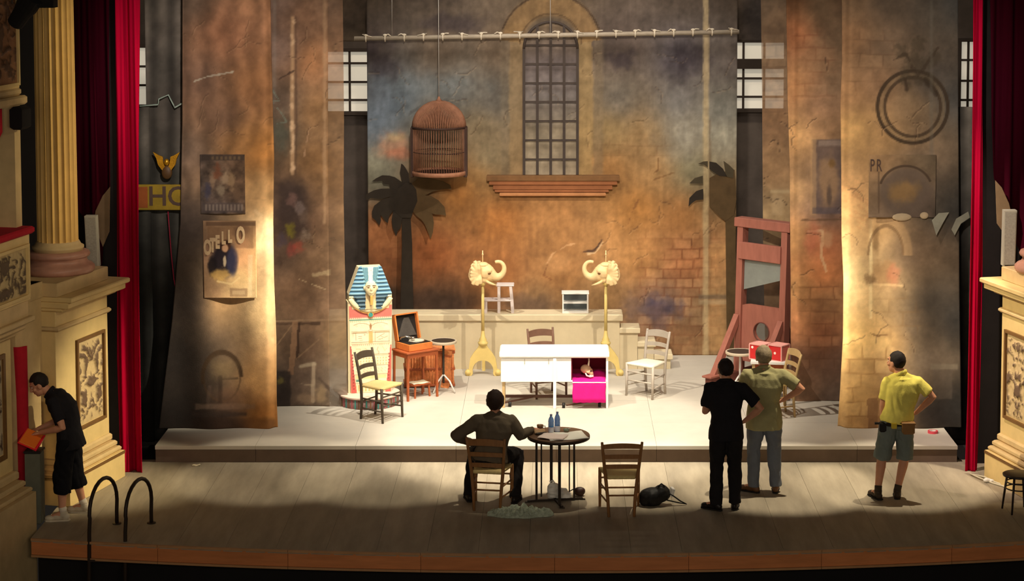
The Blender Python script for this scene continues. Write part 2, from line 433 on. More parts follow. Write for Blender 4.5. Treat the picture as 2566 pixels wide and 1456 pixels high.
# --- raised platform
pf = MB().box(-4.93, 4.97, .03, 9.0, 0, .165).build('floor_platform', M_BLACK); tag(pf, kind='structure')
xs = [-4.95 + i*9.94/8 for i in range(9)]; ys = [-.03, 1.15, 2.4, 3.65, 4.9, 6.15, 7.6, 9.0]
for i in range(8):
    MB().box(xs[i]+.002, xs[i+1]-.002, .0, .028, 0.0, .158).build('riser_board', M_RISER, pf)
    for j in range(7):
        MB().box(xs[i]+.0015, xs[i+1]-.0015, ys[j]+.0015, ys[j+1]-.0015, .166, ZP - random.uniform(0, .0008)).build('deck_panel', M_CLOTHFLOOR, pf)

# --- stage house
wb = MB().box(-7.2, 7.2, 9.0, 9.3, -.2, 9).build('wall_back', M_BRICKWALL); tag(wb, kind='structure')
o = MB().box(-7.2, -7.0, -.2, 9, -.2, 9).build('wall_left', M_BLACK); tag(o, kind='structure')
o = MB().box(7.0, 7.2, -.2, 9, -.2, 9).build('wall_right', M_BLACK); tag(o, kind='structure')
area('backstage_fill', (0, 6.6, 8.2), (0, 9.0, 3.0), 230, 12, .4, (1, .86, .7))  # unseen lamp added to lift the dark rear wall

def back_window(k, x0, x1, y0, y1, xb, yb, thick=None):
    """a lit window in the rear wall measured on its bars"""
    Y = 8.98; a = W(x0, y1, Y=Y); b = W(x1, y0, Y=Y)
    fr = MB()
    t = .05
    for (p, q, r, s) in ((a.x-t, a.x, a.z-t, b.z+t), (b.x, b.x+t, a.z-t, b.z+t), (a.x, b.x, a.z-t, a.z), (a.x, b.x, b.z, b.z+t)):
        fr.box(p, q, Y-.07, Y, r, s)
    f = fr.build('window_%d' % k, M_MUNTIN); tag(f, kind='structure')
    X = [a.x] + [W(x, 200, Y=Y).x for x in xb] + [b.x]; Z = [a.z] + [W(1390, y, Y=Y).z for y in sorted(yb, reverse=True)] + [b.z]
    for i in range(len(X)-1):
        for j in range(len(Z)-1):
            MB().box(X[i]+.012, X[i+1]-.012, Y-.03, Y-.02, Z[j]+.012, Z[j+1]-.012).build('pane', M_WINDOWLIT, f)
    for x in X[1:-1]: MB().box(x-.018, x+.018, Y-.06, Y-.02, a.z, b.z).build('glazing_bar', M_MUNTIN, f)
    for z in Z[1:-1]:
        h = .018
        MB().box(a.x, b.x, Y-.055, Y-.02, z-h, z+h).build('glazing_bar', M_MUNTIN, f)
    if thick:
        MB().box(a.x, b.x, Y-.075, Y-.01, W(1390, thick[1], Y=Y).z, W(1390, thick[0], Y=Y).z).build('transom', M_MUNTIN, f)
back_window(1, 262, 372, 118, 263, [317], [166, 213])
back_window(2, 816, 936, 128, 280, [877], [158, 205, 250])
back_window(3, 1838, 1966, 105, 273, [1862, 1914], [196, 242], (147, 172))
back_window(4, 2405, 2512, 103, 280, [2424, 2470], [150, 202, 250])

def edge(Y, pts):
    zs = [W(p[0], p[1], Y=Y) for p in pts]; zs.sort(key=lambda v: v.z)
    A = [v.z for v in zs]; B = [v.x for v in zs]
    return lambda z: float(np.interp(z, A, B))

# ================================================================== painted cloths
def ztop(py, Y): return W(1390, py, Y=Y).z
# --- rear cloth
YB = 5.3
me, co = cloth_grid((W(922, 500, Y=YB).x, W(1845, 500, Y=YB).x, ZP, ztop(-60, YB), YB), .02)
px, py = proj(co); P = Paint(px, py)
P.idw([(930,-40,(88,74,60)),(1100,-40,(80,68,58)),(1380,-40,(92,78,62)),(1700,-40,(84,72,62)),(1830,-40,(96,82,70)),
 (930,110,(86,74,66)),(1100,120,(104,88,72)),(1250,120,(112,94,76)),(1550,120,(98,84,76)),(1700,150,(82,76,80)),(1820,150,(108,98,92)),
 (950,220,(96,96,97)),(1000,255,(105,116,124)),(1150,230,(106,106,102)),(1230,250,(100,95,88)),(1550,250,(112,104,94)),(1700,250,(110,105,102)),(1810,280,(132,130,120)),
 (940,310,(116,128,140)),(1080,330,(120,108,86)),(1200,320,(130,112,84)),(1220,400,(134,122,96)),(1530,330,(152,126,84)),(1620,340,(168,132,86)),(1720,340,(152,142,122)),(1810,340,(164,158,138)),
 (940,430,(152,148,124)),(1100,430,(150,118,82)),(1200,440,(152,112,66)),(1530,430,(174,124,72)),(1640,430,(168,128,82)),(1735,425,(164,156,122)),(1810,480,(150,126,90)),
 (950,600,(176,114,72)),(960,680,(158,100,62)),(1150,480,(176,114,56)),(1250,550,(168,108,56)),(1400,550,(170,120,72)),(1600,520,(190,130,68)),(1700,540,(194,134,78)),(1810,620,(190,140,92)),
 (1080,640,(166,98,56)),(1250,680,(168,108,62)),(1400,680,(184,128,76)),(1600,650,(192,138,82)),(1720,650,(192,126,82)),
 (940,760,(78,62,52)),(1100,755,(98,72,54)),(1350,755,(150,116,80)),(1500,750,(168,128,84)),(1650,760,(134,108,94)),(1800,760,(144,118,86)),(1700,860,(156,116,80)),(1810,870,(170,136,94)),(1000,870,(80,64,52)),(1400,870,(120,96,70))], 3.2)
P.mottle(110, .14, 1).mottle(34, .10, 2)
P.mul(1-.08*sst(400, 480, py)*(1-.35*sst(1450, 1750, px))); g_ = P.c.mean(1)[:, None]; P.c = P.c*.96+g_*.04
P.blob(985, 365, 38, 30, (200, 146, 112), .7, 1.2, .5, 3); P.blob(1000, 385, 30, 14, (190, 112, 84), .5, 1.2, .5, 4); P.blob(990, 345, 24, 12, (204, 182, 130), .4, 1, .4, 5)
P.blob(955, 250, 36, 60, (120, 134, 150), .35, 1.5, .6, 7); P.blob(1080, 215, 90, 26, (130, 142, 146), .35, 1.5, .7, 8); P.blob(1700, 330, 60, 70, (150, 150, 142), .35, 1.6, .5, 9)
for i, (a, b, c, d) in enumerate(((960,170,44,22),(900,120,60,40),(1150,60,70,24),(1720,150,46,40),(1560,150,30,20))): P.blob(a, b, c, d, (58, 50, 54), .55, 1.4, .8, 20+i)
# stone surround of the arched window, opening tinted with sky
P.rect(1276, 1314, 60, 440, (158, 130, 92), .6, 6, 5, 3); P.rect(1444, 1486, 90, 440, (168, 138, 92), .7, 6, 5, 4); P.rect(1486, 1512, 100, 440, (130, 112, 88), .45, 8, 4, 5); P.rect(1255, 1277, 100, 440, (120, 106, 86), .35, 8, 4, 5)
P.ring(1380, 118, 100, 106, 46, (138, 108, 72), .8, (8, 172)); P.ring(1380, 118, 128, 132, 4, (60, 46, 36), .6, (20, 160)); P.ring(1380, 118, 78, 84, 3, (70, 54, 40), .5, (5, 175))
m = ((px > 1312) & (px < 1448) & (py < 438) & ((py > 122) | (((px-1380)/67.5)**2+((py-122)/64.)**2 < 1))).astype(float)
sky = np.stack([np.interp(py, [60, 160, 240, 330, 437], [132, 112, 128, 158, 168]), np.interp(py, [60, 160, 240, 330, 437], [112, 100, 118, 142, 150]), np.interp(py, [60, 160, 240, 330, 437], [90, 96, 112, 118, 124])], 1)/255.
sky *= (1+(fbm(px, py, 60, 4, 5)-.5)*.3)[:, None]; P.c = P.c*(1-m[:, None])+sky*m[:, None]
# brickwork, cracks, shrubs, ruined column
P.bricks(1570, 1840, 560, 900, 44, 24, (112, 66, 44), (226, 172, 124), .55, 1, 60); P.bricks(930, 1130, 570, 730, 52, 26, (110, 60, 40), (190, 130, 90), .35, 2, 60)
P.bricks(1480, 1700, 320, 420, 46, 26, (110, 76, 52), (190, 150, 100), .25, 3, 50)
P.rect(1762, 1776, -60, 900, (196, 172, 130), .75, 5, 3, 9); P.rect(1776, 1782, 300, 900, (110, 84, 60), .4, 4, 3, 9)
P.rect(1777, 1822, 610, 880, (206, 158, 104), .5, 8, 4, 10); P.rect(1822, 1834, 580, 880, (140, 100, 64), .5, 6, 4, 10)
P.rect(1752, 1840, 738, 750, (110, 96, 80), .6, 4, 2, 11); P.rect(1752, 1840, 752, 762, (180, 160, 128), .5, 4, 2, 11)
P.blob(1655, 770, 46, 24, (92, 80, 88), .75, 1.2, .9, 12); P.blob(1640, 762, 16, 9, (80, 72, 90), .6, 1, .8, 52); P.blob(1672, 775, 14, 9, (74, 64, 76), .6, 1, .8, 53); P.blob(1650, 800, 20, 36, (100, 80, 80), .6, 1.2, .6, 13); P.blob(1585, 775, 28, 28, (112, 92, 84), .55, 1.2, .8, 14)
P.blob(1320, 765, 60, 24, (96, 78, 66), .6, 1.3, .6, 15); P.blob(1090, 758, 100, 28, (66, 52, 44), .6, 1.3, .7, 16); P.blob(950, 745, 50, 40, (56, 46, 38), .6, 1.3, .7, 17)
P.blob(1400, 660, 40, 24, (200, 150, 100), .5, 1.2, .5, 18); P.line([(1370,660),(1385,636),(1420,615),(1440,610)], 3, (206,162,116), .6, 3, 1); P.line([(1372,664),(1362,690),(1380,700)], 3, (110,70,44), .5, 3, 2)
P.line([(1462,632),(1490,628),(1508,602)], 4, (70,52,44), .8, 3, 3); P.line([(1466,636),(1492,634),(1510,608)], 2.5, (216,184,140), .7, 3, 3)
P.line([(1640,432),(1650,425),(1650,395)], 2.4, (120,86,56), .7, 2, 4); P.line([(1640,450),(1690,432)], 2.4, (120,86,56), .6, 2, 4); P.line([(1600,500),(1580,540),(1575,560)], 2, (120,80,50), .5, 4, 5)
P.cracks(16, 1240, 1840, 100, 330, seed=4, L=50, a=.26, w=2); P.cracks(12, 930, 1230, 130, 300, seed=5, L=60, a=.25, w=2); P.cracks(16, 1500, 1840, 480, 880, seed=6, L=46, a=.27, w=2)
P.mul(1+(fbm(px*3.2, py*.45, 30, 3, 31)-.5)*.16); P.mottle(15, .13, 33)
P.line([(1010,300),(1060,260),(1120,250)], 2, (70,66,64), .3, 6, 6)
P.mottle(8, .07, 9)
P.apply(me)
bd = mesh_ob('painted_rear_cloth', me, M_PAINT); solid(bd); tag(bd, 'large rear stage cloth depicting a ruined wall under a dusk sky', 'stage cloth')

# --- upper border cloth behind the pipe
Y = 5.75
me, co = cloth_grid((W(852, 40, Y=Y).x, W(1912, 40, Y=Y).x, ztop(104, Y), ztop(-70, Y), Y), .03)
px, py = proj(co); P = Paint(px, py); P.idw([(860,0,(120,100,80)),(880,60,(84,72,62)),(1000,30,(74,64,56)),(1380,40,(100,84,64)),(1700,40,(84,70,60)),(1800,20,(120,100,78)),(1900,40,(86,78,74)),(880,100,(112,96,78))]).mottle(60, .35, 3).mottle(14, .2, 4).apply(me)
o = mesh_ob('border_cloth', me, M_PAINT); solid(o); tag(o, 'dark mottled border cloth hanging above and behind the white pipe', 'stage cloth')

# --- legs
def wavy(a, k, ph, inner, sgn):
    """slight hang folds and an inner edge that turns away upstage"""
    def c(X, Z):
        d = np.clip((X - inner)*sgn, 0, 10)
        return a*np.sin(X*k+ph+.25*Z) + .10*np.exp(-(d/.05)**2) + .02*np.sin(X*9+Z*.7)
    return c
# first leg, prompt side (left)
Y = .84
R = edge(Y, [(675,-60),(678,150),(684,400),(682,560),(684,700),(690,850),(691,1000),(694,1074)])
Lf = edge(Y, [(458,-60),(458,300),(452,560),(430,800),(398,1074)])
x1 = -3.58
me, co = cloth_grid((-5.2, x1, ZP, ztop(-60, Y), Y), .016, Lf, R, wavy(.012, 6, 0, x1, -1))
px, py = proj(co); P = Paint(px, py)  # colours mix scenic pier shade with painted light falloff, dark outside and low
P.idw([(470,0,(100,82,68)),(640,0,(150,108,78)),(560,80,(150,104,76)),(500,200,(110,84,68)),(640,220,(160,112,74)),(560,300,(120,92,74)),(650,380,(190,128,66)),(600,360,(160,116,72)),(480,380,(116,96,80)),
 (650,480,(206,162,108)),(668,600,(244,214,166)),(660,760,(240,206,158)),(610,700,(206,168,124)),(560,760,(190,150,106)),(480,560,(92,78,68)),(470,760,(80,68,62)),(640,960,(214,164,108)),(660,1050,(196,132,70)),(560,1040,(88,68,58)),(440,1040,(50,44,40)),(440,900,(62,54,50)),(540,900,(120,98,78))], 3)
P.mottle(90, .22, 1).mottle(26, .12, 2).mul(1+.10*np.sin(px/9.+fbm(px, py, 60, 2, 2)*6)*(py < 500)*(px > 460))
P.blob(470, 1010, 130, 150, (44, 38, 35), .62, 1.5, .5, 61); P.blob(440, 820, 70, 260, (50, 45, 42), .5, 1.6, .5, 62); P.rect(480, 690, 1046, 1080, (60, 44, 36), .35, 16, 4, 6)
P.cracks(14, 480, 680, 40, 380, seed=2, L=70, a=.22, w=2); P.line([(486,204),(520,192),(585,180)], 3, (190,182,160), .7, 2, 2)
P.line([(640,530),(655,540),(650,590),(640,600)], 9, (236,200,150), .6, 3, 4); P.blob(655, 800, 24, 60, (236,196,140), .4, 1.4, .7, 4)
# spinning wheel and bench painted low on the cloth
P.ring(556, 945, 48, 62, 9, (66, 50, 36), .9, (0, 200)); P.ring(556, 945, 46, 60, 4, (84, 64, 46), .6, (200, 360)); P.line([(556,950),(596,948)], 4, (66,52,40), .7); P.line([(552,945),(552,1010)], 9, (58,46,38), .8); P.line([(525,970),(520,1020)], 8, (100,82,72), .5)
P.blob(560, 925, 34, 26, (150,126,84), .35, 1.2, .4, 5); P.rect(490, 640, 1012, 1026, (150,124,104), .45, 5, 3, 6); P.rect(480, 620, 1032, 1044, (66,54,48), .7, 5, 3, 6); P.blob(590, 1000, 50, 26, (120,86,66), .4, 1.2, .6, 7)
P.mottle(7, .06, 5)
P.apply(me)
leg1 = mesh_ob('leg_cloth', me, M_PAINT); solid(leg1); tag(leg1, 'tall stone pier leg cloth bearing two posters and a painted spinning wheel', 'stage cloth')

def poster(parent, name, x0, x1, y0, y1, Y, draw, label, step=.008):
    a = W(x0, y1, Y=Y); b = W(x1, y0, Y=Y)
    me, co = cloth_grid((a.x, b.x, a.z, b.z, Y), step); px, py = proj(co); P = Paint(px, py); draw(P); P.apply(me)
    o = mesh_ob(name, me, M_PAINT, parent); solid(o, .003); o['label'] = label; return o
def d1(P):
    P.idw([(505,390,(70,60,54)),(600,390,(84,64,48)),(550,440,(126,100,78)),(510,470,(74,66,62)),(600,470,(104,78,56)),(550,520,(92,80,74)),(605,530,(130,104,84))]).mottle(20, .5, 3)
    for x, y, c in ((533,450,(150,122,96)),(545,432,(120,74,52)),(565,446,(166,140,110)),(580,455,(150,122,90)),(555,480,(146,128,104)),(520,480,(70,66,80)),(595,480,(110,86,66))): P.blob(x, y, 9, 18, c, .75, 1, .7, int(x))
    P.rect(505, 612, 388, 402, (62, 52, 46), .7, 4); P.rect(507, 606, 508, 532, (84, 74, 72), .6, 5, 3)
    for x in range(514, 606, 9): P.rect(x, x+5, 512, 528, (160, 142, 124), .55, 3)
    for x in range(530, 600, 11): P.rect(x, x+6, 392, 400, (120, 98, 70), .6, 3)
poster(leg1, 'theatre_poster', 503, 613, 387, 536, Y-.035, d1, 'dark upper poster crowded with figures')
def d2(P):
    P.idw([(515,560,(150,118,88)),(640,560,(150,116,82)),(520,640,(150,116,92)),(630,640,(226,176,122)),(600,700,(236,196,136)),(530,720,(150,116,88)),(620,735,(240,206,156))]).mottle(30, .2, 3)
    P.rect(516, 640, 556, 566, (96, 72, 54), .7, 3); P.rect(520, 636, 568, 622, (128, 96, 68), .6, 6, 4)
    P.blob(604, 578, 20, 18, (104, 76, 58), .6, .8, .3, 2)
    P.blob(563, 652, 31, 42, (40, 33, 38), .97, .45, .12, 3); P.blob(582, 655, 14, 38, (58, 58, 82), .8, .6, .2, 3); P.blob(533, 668, 12, 24, (34, 28, 30), .9, .6, .2, 4)
    P.blob(565, 616, 13, 15, (72, 46, 34), .95, .4, .1, 3); P.blob(564, 622, 8, 10, (206, 160, 122), .9, .5, .1, 3); P.blob(563, 655, 4, 14, (220, 196, 160), .8, .6, .2, 3)
    P.blob(552, 690, 22, 16, (210, 168, 96), .75, .7, .4, 5); P.line([(545,705),(580,712),(600,696)], 4, (236,206,150), .6)
    P.rect(576, 620, 722, 744, (130, 100, 76), .55, 4, 2); P.rect(582, 614, 728, 738, (214, 182, 140), .6, 3); P.rect(622, 632, 640, 742, (244, 220, 176), .5, 4, 2)
    P.blob(610, 640, 20, 40, (226, 150, 110), .3, 1.3, .6, 6)
po2 = poster(leg1, 'theatre_poster', 511, 641, 553, 747, Y-.035, d2, 'pale lower poster of a man in a dark coat')
M_LETTER = material('pale_lettering', rgb(204, 172, 130), rough=.8, var=.15, scale=20)
M_LETTERD = material('dark_lettering', rgb(84, 64, 52), rough=.8, var=.1, scale=20)
for ch, x, y, hpx in (('O', 520, 622, 40), ('T', 533, 616, 36), ('E', 545, 608, 34), ('L', 560, 598, 32), ('L', 576, 594, 32), ('O', 603, 591, 44)):
    p = W(x, y, Y=Y-.045); sc = hpx/178.
    o = text_mesh(ch, sc*1.15, 'lettering', M_LETTER, po2, Matrix.Translation(p) @ Matrix.Diagonal((.46, 1, 1, 1)) @ Matrix.Rotation(PI/2, 4, 'X'), bold=.014)

# second leg, prompt side
Y = 2.06
R = edge(Y, [(822,-60),(822,300),(824,700),(826,1018)]); R2 = edge(Y, [(858,-60),(862,300),(861,500),(865,700),(870,900),(871,1018)])
me, co = cloth_grid((-3.95, -2.9, ZP, ztop(-60, Y), Y), .016, lambda z: -4.0, R, lambda X, Z: .012*np.sin(X*7+Z*.3))
def leg2paint(px, py):
    P = Paint(px, py)
    P.idw([(700,0,(118,96,84)),(760,40,(134,100,76)),(830,0,(150,118,94)),(700,120,(122,100,88)),(790,150,(168,116,76)),(840,150,(172,134,104)),(710,260,(112,94,80)),(790,280,(150,112,74)),(840,320,(150,118,86)),
     (705,340,(96,84,70)),(790,400,(138,102,66)),(840,450,(148,112,76)),(730,500,(84,68,58)),(800,560,(128,98,76)),(845,560,(156,122,88)),(720,640,(90,72,60)),(790,660,(134,104,78)),(845,660,(140,112,84)),(740,740,(126,96,74)),(800,760,(142,112,88)),
     (710,860,(84,66,52)),(770,860,(120,94,76)),(845,850,(146,116,80)),(705,960,(64,54,48)),(760,960,(116,96,84)),(800,980,(140,118,96)),(845,960,(150,134,116)),(760,1010,(90,76,66))], 3.2)
    P.mottle(60, .25, 4).mottle(18, .14, 5)
    P.rect(728, 738, 40, 440, (196, 158, 118), .75, 6, 3, 1); P.rect(738, 744, 40, 440, (92, 70, 56), .5, 5, 3, 1); P.rect(810, 818, -60, 560, (196, 160, 122), .5, 7, 4, 2)
    P.rect(684, 692, 0, 260, (150, 142, 132), .3, 8, 3, 3)
    for i in range(26):
        r = random.Random(i); x, y = 733+r.uniform(-4, 4), r.uniform(50, 440); P.blob(x, y, 4, 6, (226, 190, 150), .5, 1, .5, i)
    P.line([(682,225),(700,252),(682,255),(706,285),(718,305),(694,310)], 2.6, (128,138,122), .7, 3, 3); P.blob(705, 330, 18, 40, (84,92,80), .5, 1.3, .8, 4)
    P.line([(775,320),(765,375),(762,390)], 2.6, (190,150,116), .6, 3, 5); P.line([(700,198),(735,178)], 3, (70,54,46), .7, 3, 5)
    P.blob(735, 525, 42, 70, (66, 54, 50), .75, .9, .4, 6)
    for x, y, c in ((730,500,(150,112,100)),(752,522,(160,140,130)),(765,590,(170,150,130)),(727,578,(160,150,40)),(730,625,(176,74,66)),(748,618,(190,84,66)),(705,600,(84,74,92)),(760,545,(120,100,84)),(700,650,(70,54,44))): P.blob(x, y, 11, 15, c, .5, 1.3, .8, int(x+y))
    P.line([(786,690),(820,682)], 8, (206,182,140), .6, 6, 7); P.line([(750,700),(820,727)], 2.4, (206,180,140), .7, 2, 7); P.line([(690,805),(870,800)], 3, (170,140,110), .5, 3, 8); P.line([(690,812),(800,810)], 5, (66,50,40), .6, 3, 8)
    P.poly([(733,806),(746,806),(742,880),(735,940),(722,940)], (142,108,82), .7); P.poly([(746,808),(752,808),(748,900),(742,900)], (60,44,36), .7); P.line([(690,870),(735,810)], 2.4, (150,120,92), .5); P.line([(742,900),(800,850)], 3, (160,130,100), .5)
    P.line([(752,918),(788,912)], 8, (206,190,160), .6, 3, 9); P.line([(786,912),(784,1005)], 8, (200,178,150), .65, 1, 9); P.line([(755,962),(785,966)], 3, (190,170,140), .5, 2, 9); P.line([(800,950),(835,985),(860,1000)], 8, (80,66,58), .6, 3, 10); P.blob(805, 985, 12, 22, (190,160,120), .5, 1, .6, 11)
    P.rect(690, 728, 930, 1018, (44, 38, 36), .7, 5, 3, 12); P.blob(703, 955, 10, 8, (150,140,60), .4, 1, .6, 13); P.blob(770, 1000, 26, 12, (170,140,110), .4, 1, .7, 14)
    P.cracks(10, 740, 860, 60, 620, seed=8, L=50, a=.3, w=2)
    P.mottle(7, .06, 6); return P
px, py = proj(co); leg2paint(px, py).apply(me)
leg2 = mesh_ob('leg_cloth', me, M_PAINT); solid(leg2); tag(leg2, 'brown leg cloth behind the sarcophagus with a painted ladder and chair', 'stage cloth')
M_NET = material('scenic_paint_on_net', (1, 1, 1), rough=.92, var=.10, scale=9, attr=True, spec=.1, alpha=.72)
me, co = cloth_grid((-2.9, -2.8, ZP, ztop(-60, Y), Y), .016, R, R2, lambda X, Z: .012*np.sin(X*7+Z*.3)); px, py = proj(co); leg2paint(px, py).apply(me)
o = mesh_ob('net_edge', me, M_NET, leg2); o['label'] = 'thin see-through net edge'

# first leg, opposite prompt
Y = .87
Lf = edge(Y, [(2112,-60),(2112,150),(2108,260),(2110,420),(2111,600),(2115,700),(2114,850),(2108,980),(2102,1074)]); Rt = edge(Y, [(2401,-60),(2401,300),(2404,700),(2410,1074)])
me, co = cloth_grid((3.6, 5.2, ZP, ztop(-60, Y), Y), .016, Lf, Rt, wavy(.012, 6, 1, 3.66, 1))
px, py = proj(co); P = Paint(px, py)
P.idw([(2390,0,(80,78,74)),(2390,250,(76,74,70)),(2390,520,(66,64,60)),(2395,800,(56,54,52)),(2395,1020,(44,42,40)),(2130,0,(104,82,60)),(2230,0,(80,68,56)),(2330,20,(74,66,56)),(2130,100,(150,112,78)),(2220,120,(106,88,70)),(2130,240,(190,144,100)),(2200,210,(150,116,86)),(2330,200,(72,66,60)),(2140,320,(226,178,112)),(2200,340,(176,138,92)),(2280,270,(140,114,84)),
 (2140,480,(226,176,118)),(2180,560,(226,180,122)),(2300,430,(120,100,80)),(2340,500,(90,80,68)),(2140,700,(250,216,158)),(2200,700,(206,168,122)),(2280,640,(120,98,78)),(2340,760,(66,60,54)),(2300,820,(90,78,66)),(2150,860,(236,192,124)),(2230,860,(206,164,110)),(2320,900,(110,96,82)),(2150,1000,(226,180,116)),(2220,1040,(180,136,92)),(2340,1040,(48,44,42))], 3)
P.mottle(90, .22, 7).mottle(24, .12, 8)
P.bricks(2110, 2250, 860, 1075, 62, 36, (140, 100, 60), (250, 210, 150), .55, 5, 16); P.bricks(2110, 2260, 60, 260, 60, 34, (96, 70, 50), (180, 140, 100), .35, 6, 30); P.bricks(2150, 2330, 720, 860, 66, 34, (130, 96, 60), (230, 190, 130), .35, 7, 40)
# wreath ring with a knot, painted
P.ring(2287, 268, 88, 90, 8, (62, 50, 38), .85); P.ring(2287, 268, 70, 74, 7, (70, 56, 42), .8); P.ring(2287, 268, 78, 82, 7, (126, 106, 78), .45)
for i, (x, y) in enumerate(((2270,195),(2300,190),(2330,205),(2260,130),(2290,150),(2320,160),(2345,140),(2300,110))): P.blob(x, y, 16, 20, (70, 60, 46), .55, 1, .8, 30+i)
P.line([(2240,150),(2270,135),(2300,190),(2330,150),(2350,120)], 5, (64,52,40), .6, 6, 4); P.line([(2270,200),(2272,225)], 7, (62,50,38), .7, 3, 5); P.line([(2320,200),(2345,235)], 12, (54,44,34), .6, 4, 5)
P.rect(2178, 2186, 545, 800, (250, 224, 170), .6, 3, 1, 6); P.blob(2178, 560, 8, 18, (110, 84, 56), .5, 1, .5, 7)
# arches and stonework below
P.ring(2215, 640, 60, 90, 20, (196, 158, 112), .5, (0, 180)); P.ring(2220, 640, 44, 74, 5, (120, 92, 64), .6, (0, 180)); P.blob(2195, 600, 8, 36, (100,76,50), .5, 1, .5, 8); P.blob(2215, 690, 30, 30, (150,110,72), .45, 1, .8, 9); P.blob(2238, 690, 14, 26, (200,120,92), .5, 1.2, .6, 10); P.blob(2180, 700, 14, 12, (110,84,58), .6, 1, .5, 11)
P.line([(2165,712),(2260,716)], 5, (226,190,140), .6, 4, 12); P.blob(2205, 860, 26, 18, (246,206,140), .6, 1, .6, 13); P.line([(2180,835),(2200,842),(2225,838)], 3, (120,84,54), .6, 4, 13); P.poly([(2172,1000),(2200,996),(2200,1074),(2176,1074)], (140, 104, 72), .8)
for i in range(10):
    r = random.Random(i+90); P.line([(2120+r.uniform(0,40), 470+i*10), (2160+r.uniform(0, 30), 480+i*11)], 2.5, (190,134,90), .3, 8, i)
P.rect(2332, 2400, 912, 926, (130,118,100), .6, 4, 2, 14); P.rect(2338, 2386, 926, 1000, (100,88,76), .5, 5, 2, 14); P.rect(2330, 2338, 0, 560, (110,104,92), .35, 6, 2, 15)
P.cracks(16, 2120, 2330, 280, 860, seed=9, L=60, a=.32, w=2.2); P.mottle(7, .06, 9)
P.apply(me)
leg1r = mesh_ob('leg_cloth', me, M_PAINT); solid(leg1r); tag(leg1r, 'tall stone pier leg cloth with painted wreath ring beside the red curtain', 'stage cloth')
def d3(P):
    P.idw([(2190,410,(176,138,96)),(2330,410,(110,94,74)),(2200,470,(130,106,80)),(2280,470,(140,112,76)),(2330,500,(96,84,72)),(2230,530,(110,92,76)),(2300,530,(94,80,72))]).mottle(30, .25, 3)
    P.blob(2270, 480, 66, 62, (108, 92, 78), .85, .35, .08, 4); P.ring(2270, 478, 66, 62, 5, (70, 56, 44), .7, (20, 165)); P.blob(2262, 480, 34, 24, (160, 122, 70), .6, 1.2, .5, 5); P.rect(2200, 2204, 430, 535, (90, 72, 56), .6, 3)
po3 = poster(leg1r, 'theatre_poster', 2176, 2346, 388, 545, Y-.035, d3, 'torn poster with an arched dark picture')
for ch, x in (('P', 2186), ('R', 2203)):
    p = W(x, 416, Y=Y-.045); text_mesh(ch, 36/178.*1.1, 'lettering', M_LETTERD, po3, Matrix.Translation(p) @ Matrix.Diagonal((.55, 1, 1, 1)) @ Matrix.Rotation(PI/2, 4, 'X'), bold=.002)

# second leg, opposite prompt, and the net strip upstage of it
Y = 2.36
Lf = edge(Y, [(1972,-60),(1976,250),(1981,420),(1983,700),(1983,850),(1987,1006)])
me, co = cloth_grid((3.2, 4.1, ZP, ztop(-60, Y), Y), .016, Lf, lambda z: 4.15, wavy(.01, 6, 2, 3.2, 1))
px, py = proj(co); P = Paint(px, py)
P.idw([(1980,0,(120,84,58)),(2060,20,(110,92,70)),(2100,0,(104,80,60)),(2000,80,(168,108,72)),(2080,90,(116,96,74)),(2000,220,(190,138,92)),(2080,220,(126,104,80)),(2060,250,(160,122,94)),(1995,340,(206,160,106)),(2080,320,(150,116,84)),
 (1995,480,(216,172,120)),(2080,440,(120,100,84)),(2060,520,(110,92,86)),(2000,600,(206,158,104)),(2060,620,(184,110,74)),(2060,690,(190,118,72)),(2000,720,(190,144,94)),(2080,760,(130,98,68)),(2000,820,(200,140,96)),(2060,840,(180,112,78)),(2090,900,(96,74,64)),(2010,900,(140,104,84)),(2020,980,(150,118,94)),(2090,990,(96,82,74))], 3)
P.mottle(70, .24, 11).mottle(20, .14, 12); P.bricks(1990, 2110, 700, 930, 60, 30, (104, 68, 46), (216, 160, 112), .5, 9, 16); P.bricks(1975, 2105, 60, 260, 54, 30, (110, 64, 44), (196, 140, 100), .4, 10, 20)
P.rect(2036, 2108, 350, 535, (96, 82, 78), .75, 4, 3, 3); P.rect(2030, 2046, 346, 540, (200, 160, 112), .5, 4, 2, 4); P.rect(2050, 2108, 352, 366, (160, 140, 124), .6, 4, 2, 5)
P.blob(2078, 450, 24, 60, (170, 134, 96), .7, .9, .5, 6); P.blob(2085, 410, 8, 10, (120,90,50), .7, 1, .3, 7); P.blob(2078, 490, 6, 30, (80,68,62), .7, 1, .4, 8); P.rect(2036, 2108, 520, 536, (90, 80, 84), .5, 3)
P.line([(2010,552),(2108,550)], 4, (96,72,52), .6, 2, 9); P.line([(2026,580),(2062,578),(2058,640),(2070,680)], 5, (214,184,140), .6, 4, 10); P.blob(2070, 600, 14, 22, (190,150,110), .6, 1, .5, 11); P.blob(2036, 600, 18, 34, (196,110,84), .5, 1.2, .5, 12)
P.cracks(12, 1985, 2105, 100, 980, seed=12, L=40, a=.4, w=2.2); P.mottle(7, .06, 6); P.apply(me)
o = mesh_ob('leg_cloth', me, M_PAINT); solid(o); tag(o, 'ochre brick leg cloth standing just behind the guillotine and dice', 'stage cloth')
Y = 3.9
Lf = edge(Y, [(1906,-60),(1910,280),(1912,600),(1918,900)])
me, co = cloth_grid((2.9, 3.4, ZP, ztop(-60, Y), Y), .02, Lf, lambda z: 3.55); px, py = proj(co); P = Paint(px, py)
P.idw([(1910,0,(140,116,92)),(1960,60,(150,120,92)),(1930,200,(176,144,112)),(1930,300,(160,122,88)),(1940,420,(176,138,98)),(1930,520,(196,164,118)),(1950,700,(166,132,98)),(1950,860,(150,118,88))]).mottle(50, .25, 3).mottle(14, .15, 4)
